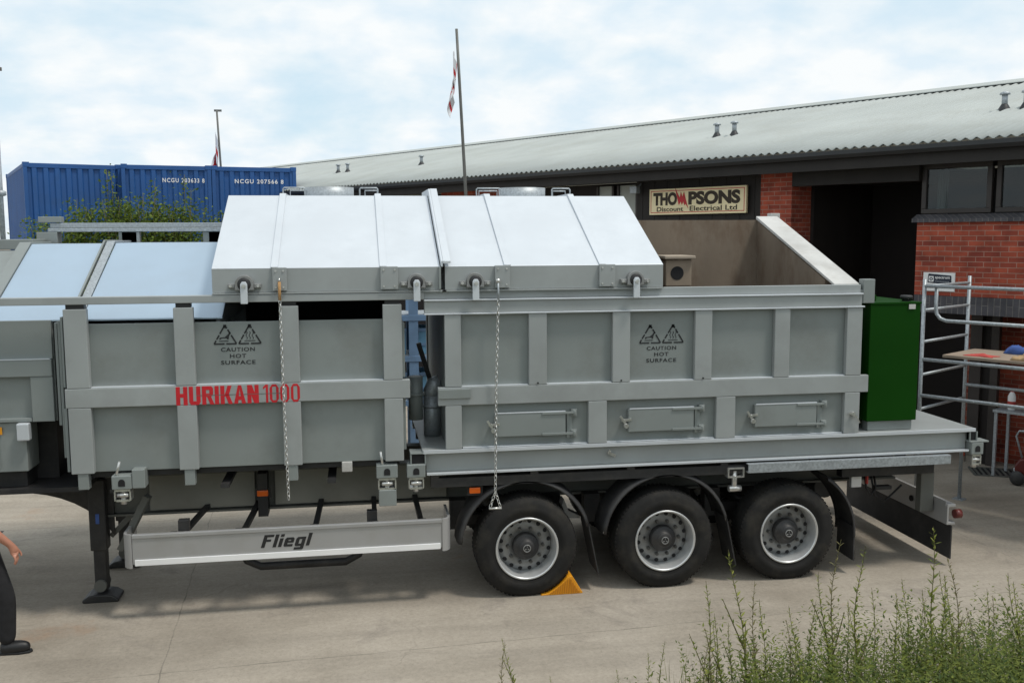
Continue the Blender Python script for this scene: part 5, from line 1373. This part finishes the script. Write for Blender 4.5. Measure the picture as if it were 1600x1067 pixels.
    for s in (-1, 1):
        m = MB(); m.lathe([(0.0, -0.012), (0.012, 0.0), (0.0, 0.012)], (fx-0.006, py+s*0.032, 1.705), 'x', 12); m.build('eye', M['white'], t)
        m = MB(); m.tube([(fx-0.11, py+s*0.078, 1.71), (fx-0.12, py+s*0.092, 1.695), (fx-0.105, py+s*0.08, 1.665)], 0.011, 8); m.build('ear', M['skin'], t)
    m = MB(); m.tube([(fx-0.004, py-0.022, 1.637), (fx+0.004, py, 1.635), (fx-0.004, py+0.022, 1.637)], 0.005, 6); m.build('mouth', M['redcloth'], t)
make_person()

# ------------------------------------------------------------------ scaffold tower and the clutter by the brick wall
def make_scaffold():
    t = thing('scaffold_tower', 'galvanised tube scaffold tower standing beside the brick wall', 'scaffold', BLOC, None, BROT)
    ua, ub = 0.6, 3.05; va, vb = -2.35, -1.05; r = 0.024
    for u in (ua, ub):
        for v in (va, vb):
            m = MB(); m.cyl((u, v, 0.012), (u, v, 3.07), r, 12); p = m.build('upright', M['galv'], t)
            m = MB(); m.box(u-0.07, u+0.07, v-0.07, v+0.07, 0.0, 0.012); m.build('base_plate', M['galv'], p)
        for z in (1.0, 1.42, 1.86, 2.28, 2.68, 2.98):
            m = MB(); m.cyl((u, va, z), (u, vb, z), 0.019, 10); m.build('rung', M['galv'], t)
    for (v, z) in ((va, 2.985), (va, 2.06), (va, 1.60), (vb, 1.60), (vb, 2.06)):
        m = MB(); m.cyl((ua, v, z), (ub, v, z), r*0.95, 12); m.build('ledger', M['galv'], t)
    m = MB(); m.tube([(ua+0.14, va+0.03, 2.98), (ua+0.14, va+0.03, 2.72), (ua+0.155, va+0.03, 2.64), (ua+0.20, va+0.03, 2.585), (ua+0.28, va+0.03, 2.56), (ub, va+0.03, 2.555)], r*0.95, 12); m.build('guard_rail', M['galv'], t)
    m = MB(); m.box(ua+0.15, ub-0.1, va+0.25, vb-0.10, 2.075, 2.11); m.build('platform', M['wood'], t, 0.004)
make_scaffold()
def drape(name, u, v, z, su, sv, h, m, label, cat, seed):
    """a crumpled heap of cloth / bag lying on the platform"""
    rnd = random.Random(seed); mb = MB(); n = 12; base = bworld(u, v, z)
    ph = [rnd.uniform(0, 6) for _ in range(4)]
    vs = []
    for j in range(n+1):
        for i in range(n+1):
            a, b = i/n*2-1, j/n*2-1
            e = max(0.0, (1-a*a)*(1-b*b))
            hh = h*(e**0.5)*(0.65+0.25*sin(a*5+ph[0]+b*2)+0.2*sin(b*6+ph[1])+0.12*sin(a*11+b*7+ph[2]))
            w = 1+0.12*sin(a*4+b*3+ph[3])
            q = bworld(u+a*su*w, v+b*sv*w, z+max(0.004, hh)); vs.append(q)
    k = n+1
    mb.add(vs, [(j*k+i, j*k+i+1, (j+1)*k+i+1, (j+1)*k+i) for j in range(n) for i in range(n)], True)
    o = mb.build(name, m, None, loc=tuple(base)); so = o.modifiers.new('t', 'SOLIDIFY'); so.thickness = 0.004
    tag(o, label, cat)
drape('cloth', 1.15, -1.9, 2.111, 0.17, 0.10, 0.03, M['redcloth'], 'flat red cloth spread on the scaffold platform boards', 'cloth', 1)
drape('bag', 1.50, -1.32, 2.111, 0.26, 0.13, 0.16, M['bluecloth'], 'blue fabric heap at the back of the scaffold platform', 'bag', 2)
drape('jacket', 1.95, -1.42, 2.111, 0.30, 0.15, 0.27, M['greycloth'], 'pale grey jacket heaped on the scaffold platform beside the blue bag', 'jacket', 3)
drape('cloth', 1.72, -1.95, 2.111, 0.16, 0.11, 0.12, M['tancloth'], 'tan rag bunched at the front of the scaffold platform', 'cloth', 4)
def make_clutter():
    # work table under the tower with tools
    t = thing('work_table', 'low grey metal table standing in shade under the scaffold platform', 'table', BLOC, None, BROT)
    m = MB(); m.box(0.35, 1.35, 0.55, 1.1, 0.98, 1.02); m.build('table_top', M['galv'], t, 0.004)
    m = MB()
    for u in (0.39, 1.31):
        for v in (0.59, 1.06): m.box(u-0.02, u+0.02, v-0.02, v+0.02, 0.0, 0.978)
    m.build('table_legs', M['galv'], t)
    t = thing('gas_meter', 'small pale meter cabinet fixed on the shaded brick below the platform', 'meter box', BLOC, None, BROT)
    m = MB(); m.box(0.95, 1.25, 1.45, 1.595, 1.35, 1.75); m.build('cabinet', M['curtain'], t, 0.008)
    m = MB(); m.lathe([(0.0, -0.012), (0.085, -0.01), (0.085, 0.0)], (1.10, 1.448, 1.58), 'y', 20); m.build('dial', M['black'], t)
    t = thing('bottle', 'white and red plastic bottle standing on the low metal table', 'bottle', tuple(bworld(0.55, 0.72, 1.021)))
    c = bworld(0.55, 0.72, 0)
    m = MB(); m.lathe([(0.0, 0.0), (0.05, 0.0), (0.055, 0.02), (0.055, 0.20), (0.04, 0.24), (0.02, 0.27), (0.02, 0.28)], (c.x, c.y, 1.021), 'z', 18); m.build('body', M['white'], t)
    m = MB(); m.lathe([(0.0565, 0.08), (0.0565, 0.13)], (c.x, c.y, 1.021), 'z', 18); m.build('label_band', M['redcloth'], t)
    m = MB(); m.lathe([(0.023, 0.27), (0.023, 0.30), (0.0, 0.30)], (c.x, c.y, 1.021), 'z', 14); m.build('cap', M['red'], t)
    # stack of paving blocks at the right edge
    for (i, (u, z0, n)) in enumerate(((2.05, 0.0, 10),)):
        t = thing('block_stack', 'stack of grey brown blocks at the right edge below the platform', 'block stack', BLOC, None, BROT)
        m = MB(); rnd = random.Random(4)
        for k in range(n):
            for j in range(3):
                d = rnd.uniform(-0.02, 0.02)
                m.box(u+j*0.225+d, u+j*0.225+0.215+d, -0.98+d, -0.55+d, 0.10*k, 0.10*k+0.094)
        m.build('blocks', M['concrete_block'], t, 0.006)
    # hose reel / vacuum-like red machine and green bowl in the shade
    t = thing('red_machine', 'small red and black machine on the ground behind the scaffold', 'machine', BLOC, None, BROT)
    m = MB(); m.prism([(0.80, 0.12), (1.12, 0.12), (1.13, 0.30), (1.02, 0.42), (0.86, 0.40), (0.78, 0.28)], 'y', 0.30, 0.52); m.build('housing', M['rearlamp'], t, 0.03)
    m = MB()
    for u in (0.85, 1.1): m.lathe([(0.0, -0.02), (0.10, -0.02), (0.11, 0.0), (0.10, 0.02), (0.0, 0.02)], (u, 0.27, 0.111), 'y', 18)
    m.build('wheels', M['guard'], t)
    m = MB(); m.tube([(0.86, 0.4, 0.38), (0.76, 0.4, 0.70), (0.80, 0.4, 0.78), (0.95, 0.4, 0.80)], 0.015, 8); m.build('handle', M['galv'], t)
    t = thing('bowl', 'shallow green and white bowl on the low metal table', 'bowl', tuple(bworld(1.05, 0.8, 1.021)))
    c = bworld(1.05, 0.8, 1.021)
    m = MB(); m.lathe([(0.0, 0.0), (0.12, 0.0), (0.2, 0.06), (0.21, 0.075), (0.2, 0.075), (0.12, 0.012), (0.0, 0.012)], (c.x, c.y, c.z), 'z', 28); m.build('bowl_shell', M['blueplastic'], t)
    # drain grate in the yard
    t = thing('drain_grate', 'dark iron drain grate set in the concrete behind the trailer', 'drain grate', (9.61, 3.75, 0))
    a = radians(-25)
    m = MB()
    def rb(cx, cy, lx, ly, z0, z1):
        vs = []
        for z in (z0, z1):
            for (sx, sy) in ((-1, -1), (1, -1), (1, 1), (-1, 1)):
                x, y = cx+sx*lx, cy+sy*ly
                vs.append((9.61+x*cos(a)-y*sin(a), 3.75+x*sin(a)+y*cos(a), z))
        m.add(vs, [(3, 2, 1, 0), (4, 5, 6, 7), (0, 1, 5, 4), (1, 2, 6, 5), (2, 3, 7, 6), (3, 0, 4, 7)])
    rb(0, -0.26, 0.34, 0.02, 0.001, 0.016); rb(0, 0.26, 0.34, 0.02, 0.001, 0.016); rb(-0.33, 0, 0.02, 0.24, 0.001, 0.016); rb(0.33, 0, 0.02, 0.24, 0.001, 0.016)
    for k in range(8): rb(-0.27+k*0.077, 0, 0.016, 0.24, 0.001, 0.014)
    m.build('grate_bars', M['beam'], t)
    m = MB(); rb(0, 0, 0.31, 0.24, 0.0005, 0.004); m.build('grate_well', M['hole'], t)
    t = thing('castor_trolley', 'small pale wheeled trolley cut by the right edge of the yard', 'trolley', (9.75, 3.1, 0))
    m = MB(); m.lathe([(0.0, -0.025), (0.06, -0.025), (0.07, -0.01), (0.07, 0.01), (0.06, 0.025), (0.0, 0.025)], (9.60, 3.10, 0.07), 'y', 20); m.lathe([(0.0, -0.025), (0.06, -0.025), (0.07, -0.01), (0.07, 0.01), (0.06, 0.025), (0.0, 0.025)], (10.1, 3.10, 0.07), 'y', 20); m.build('castors', M['greycloth'], t)
    m = MB(); m.box(9.56, 10.2, 2.95, 3.3, 0.142, 0.19); m.box(9.58, 9.64, 3.05, 3.15, 0.07, 0.141); m.box(10.08, 10.14, 3.05, 3.15, 0.07, 0.141); m.build('trolley_deck', M['greycloth'], t, 0.006)
make_clutter()

# ------------------------------------------------------------------ pallet racking seen through the gap between the modules
def make_rack():
    t = thing('pallet_rack', 'blue steel pallet rack seen through the gap between the modules', 'pallet rack', (1.0, 6.6, 0))
    for x in (0.15, 0.92, 1.75):
        for y in (6.2, 7.0):
            m = MB(); m.box(x-0.075, x+0.075, y-0.04, y+0.04, 0, 2.75); m.build('upright', M['bluesteel'], t, 0.005)
    for z in (0.9, 1.62, 2.28):
        for y in (6.15, 7.01):
            m = MB(); m.box(0.15, 1.75, y, y+0.04, z, z+0.09); m.build('beam', M['bluesteel'], t, 0.004)
        m = MB(); m.box(0.10, 1.80, 6.2, 7.0, z+0.091, z+0.105); m.build('shelf', M['galv'], t)
    specs = [(0.25, 1.73, 0.55, 'pale blue plastic crate on the middle shelf left of the blue upright'), (1.0, 1.73, 0.6, 'pale blue plastic crate on the middle shelf right of the blue upright'), (0.25, 1.01, 0.55, 'pale blue plastic crate on the lowest shelf left of the blue upright'), (1.0, 1.01, 0.6, 'pale blue plastic crate on the lowest shelf right of the blue upright')]
    for (x, z, w, lab) in specs:
        c = thing('crate', lab, 'crate', (x, 6.5, z), 'crates on the blue rack')
        m = MB(); h = 0.42; m.box(x, x+w, 6.25, 6.27, z, z+h); m.box(x, x+w, 6.90, 6.92, z, z+h); m.box(x, x+0.02, 6.27, 6.90, z, z+h); m.box(x+w-0.02, x+w, 6.27, 6.90, z, z+h); m.box(x+0.02, x+w-0.02, 6.27, 6.90, z, z+0.02)
        m.build('crate_body', M['blueplastic'], c, 0.006)
        m = MB(); m.box(x-0.01, x+w+0.01, 6.235, 6.248, z+h-0.05, z+h); m.box(x+0.05, x+w-0.05, 6.238, 6.248, z+0.14, z+0.18); m.build('crate_rim', M['bluesteel'], c)
make_rack()

# ------------------------------------------------------------------ weeds
def weed_proto(seed, h):
    """stem in local space with alternate narrow leaves; returns two meshes"""
    rnd = random.Random(seed)
    st = MB(); quads = []
    lean = rnd.uniform(-0.22, -0.05); bow = rnd.uniform(-0.10, 0.10); by = rnd.uniform(-0.08, 0.08)
    def P(t): return Vector((lean*h*t+bow*h*t*t+0.012*sin(9*t+seed), by*h*t*t, h*t))
    n = 14
    st.tube([P(i/n) for i in range(n+1)], [0.0042*(1-0.72*i/n) for i in range(n+1)], 5)
    def leaf(p, az, L, w, rise, m=quads):
        d = Vector((cos(az)*cos(rise), sin(az)*cos(rise), sin(rise))); s = d.cross(EZ).normalized()
        u = s.cross(d)
        m.append([p, p+d*L*0.35+s*w+u*0.1*w, p+d*L*0.7+s*w*0.75-u*0.02*L, p+d*L-u*0.10*L, p+d*L*0.7-s*w*0.75-u*0.02*L, p+d*L*0.35-s*w+u*0.1*w])
    k = 0; z = 0.16*h; az = rnd.uniform(0, 6)
    while z < h*0.985:
        t = z/h; az += 2.4+rnd.uniform(-0.4, 0.4)
        L = (0.085-0.062*t)*rnd.uniform(0.75, 1.2)
        leaf(P(t), az, L, L*0.13, rnd.uniform(0.35, 0.95))
        if rnd.random() < 0.55: leaf(P(t), az+rnd.uniform(1.5, 4), L*0.55, L*0.09, rnd.uniform(0.6, 1.1))
        z += rnd.uniform(0.007, 0.016)
    # side shoots
    for q in range(rnd.randint(0, 3)):
        t0 = rnd.uniform(0.25, 0.7); a = rnd.uniform(0, 6.3); L = h*rnd.uniform(0.15, 0.32)
        p0 = P(t0); pts = [p0+Vector((cos(a)*L*0.45*s, sin(a)*L*0.45*s, L*s)) for s in (0, 0.35, 0.7, 1)]
        st.tube(pts, [0.0035, 0.003, 0.0025, 0.0015], 4)
        for i in range(16):
            s = rnd.random(); p = p0+Vector((cos(a)*L*0.45*s, sin(a)*L*0.45*s, L*s))
            leaf(p, rnd.uniform(0, 6.3), 0.035*(1.1-0.6*s), 0.0045, rnd.uniform(0.3, 1.0))
    return st, leafcloud(quads)
WEED_LABEL = 'slender green weed with narrow leaves growing on the bank in the foreground'
def make_weeds():
    protos = []
    for s in range(8):
        st, lf = weed_proto(s+20, 1.0)
        a = bpy.data.meshes.new('stem'); a.from_pydata(st.v, [], st.f); a.materials.append(M['stem'])
        b = bpy.data.meshes.new('leaves'); b.from_pydata(lf.v, [], lf.f); b.materials.append(M['seed'] if s in (3, 6) else M['leaf'])
        protos.append((a, b))
    rnd = random.Random(9)
    tips = [(2.11, -3.46, 1.42), (2.54, -3.27, 1.56), (3.0, -3.38, 1.4), (3.32, -3.24, 1.55), (3.56, -3.22, 1.51), (3.76, -3.56, 1.71), (3.85, -3.59, 1.5), (4.0, -3.1, 1.14), (4.17, -3.44, 1.24), (4.44, -3.46, 1.29), (0.94, -3.0, 0.93), (0.93, -3.32, 1.03), (2.1, -3.1, 0.88), (1.88, -3.31, 0.87), (2.9, -3.22, 0.99), (2.68, -3.51, 1.22), (2.29, -3.22, 1.09), (1.3, -3.08, 0.67), (1.66, -3.29, 0.78), (2.7, -3.16, 1.27), (3.2, -3.2, 1.13), (3.51, -3.56, 1.27), (4.53, -3.15, 1.03), (4.19, -3.25, 1.23), (3.31, -3.42, 1.28), (2.82, -3.58, 1.26), (2.5, -3.08, 0.95)]
    for k in range(30):
        x = rnd.uniform(1.9, 5.0); y = rnd.uniform(-3.9, -3.0)
        tips.append((x, y, (0.80+0.12*(x-1.9))*rnd.uniform(0.85, 1.2)+(-3.0-y)*0.3))
    special = {1: 'tall thin weed in front of the last wheel, leaning left', 5: 'tallest weed on the bank, in front of the rear spray flap', 10: 'thin weed at the bottom edge below the first wheel, right of its twin', 11: 'thin weed at the bottom edge below the first wheel, left of its twin'}
    for i, (x, y, z) in enumerate(tips):
        k = i % 8
        a, b = protos[k]
        # the prototype's own lean moves its tip; put the base so that the tip lands on target
        zb = bank_z(x, y)-0.02; h = z-zb
        tipv = a.vertices[-3].co
        rz = rnd.uniform(-0.5, 0.5)
        bx = x-(tipv.x*cos(rz)-tipv.y*sin(rz))*h; by = y-(tipv.x*sin(rz)+tipv.y*cos(rz))*h
        o = thing('weed', special.get(i, WEED_LABEL), 'weed', (bx, by, zb), None if i in special else 'weeds on the bank', rz)
        sc = 1.0
        o.scale = (h, h, h)
        for nm, me in (('stem', a), ('foliage', b)):
            c = bpy.data.objects.new(nm, me); COL.objects.link(c); c.parent = o
make_weeds()

def make_undergrowth():
    rnd = random.Random(31)
    quads = []
    def leaf(p, az, L, w, rise):
        d = Vector((cos(az)*cos(rise), sin(az)*cos(rise), sin(rise))); s = d.cross(EZ).normalized(); u = s.cross(d)
        quads.append([p, p+d*L*0.4+s*w, p+d*L-u*0.12*L, p+d*L*0.4-s*w])
    def blade(p, h, az, bend):
        d = Vector((cos(az), sin(az), 0)); s = Vector((-sin(az), cos(az), 0))*0.003
        q1 = p+EZ*h*0.55+d*bend*0.3*h; q2 = p+EZ*h*(1-0.25*bend)+d*bend*h
        quads.append([p-s, p+s, q1+s*0.8, q1-s*0.8]); quads.append([q1-s*0.8, q1+s*0.8, q2])
    for k in range(3600):
        y = -rnd.uniform(2.85, 5.2)
        x = 1.6+rnd.random()**0.75*6.4
        edge = min(1.0, max(0.12, (x-1.3)/1.3))
        if rnd.random() > edge: continue
        zb = bank_z(x, y)-0.02
        h = (0.36+0.40*edge+0.035*(x-3))*rnd.choice((0.6, 0.7, 0.8, 0.85, 0.9, 0.95, 1.0, 1.05, 1.25))
        if y > -3.05: h *= 0.8
        lean = (rnd.uniform(-0.15, 0.15), rnd.uniform(-0.12, 0.12))
        base = Vector((x, y, zb))
        az = rnd.uniform(0, 6)
        n = int(h*58)
        for i in range(n):
            t = (i+0.5)/n; az += 2.4
            p = base+Vector((lean[0]*t*t*h*2, lean[1]*t*t*h*2, h*t))
            leaf(p, az+rnd.uniform(-0.5, 0.5), rnd.uniform(0.03, 0.065)*(1.25-0.55*t), rnd.uniform(0.004, 0.0085), rnd.uniform(0.0, 0.9))
    for k in range(5000):
        y = -rnd.uniform(2.85, 4.6); x = 1.2+rnd.random()**0.8*6.0
        blade(Vector((x, y, bank_z(x, y)-0.02)), rnd.uniform(0.25, 0.75)*min(1, max(0.3, (x-0.9)/1.3)), rnd.uniform(0, 6.3), rnd.uniform(0.05, 0.5))
    o = leafcloud(quads).build('undergrowth', M['leafdark'])
    tag(o, kind='stuff')
make_undergrowth()
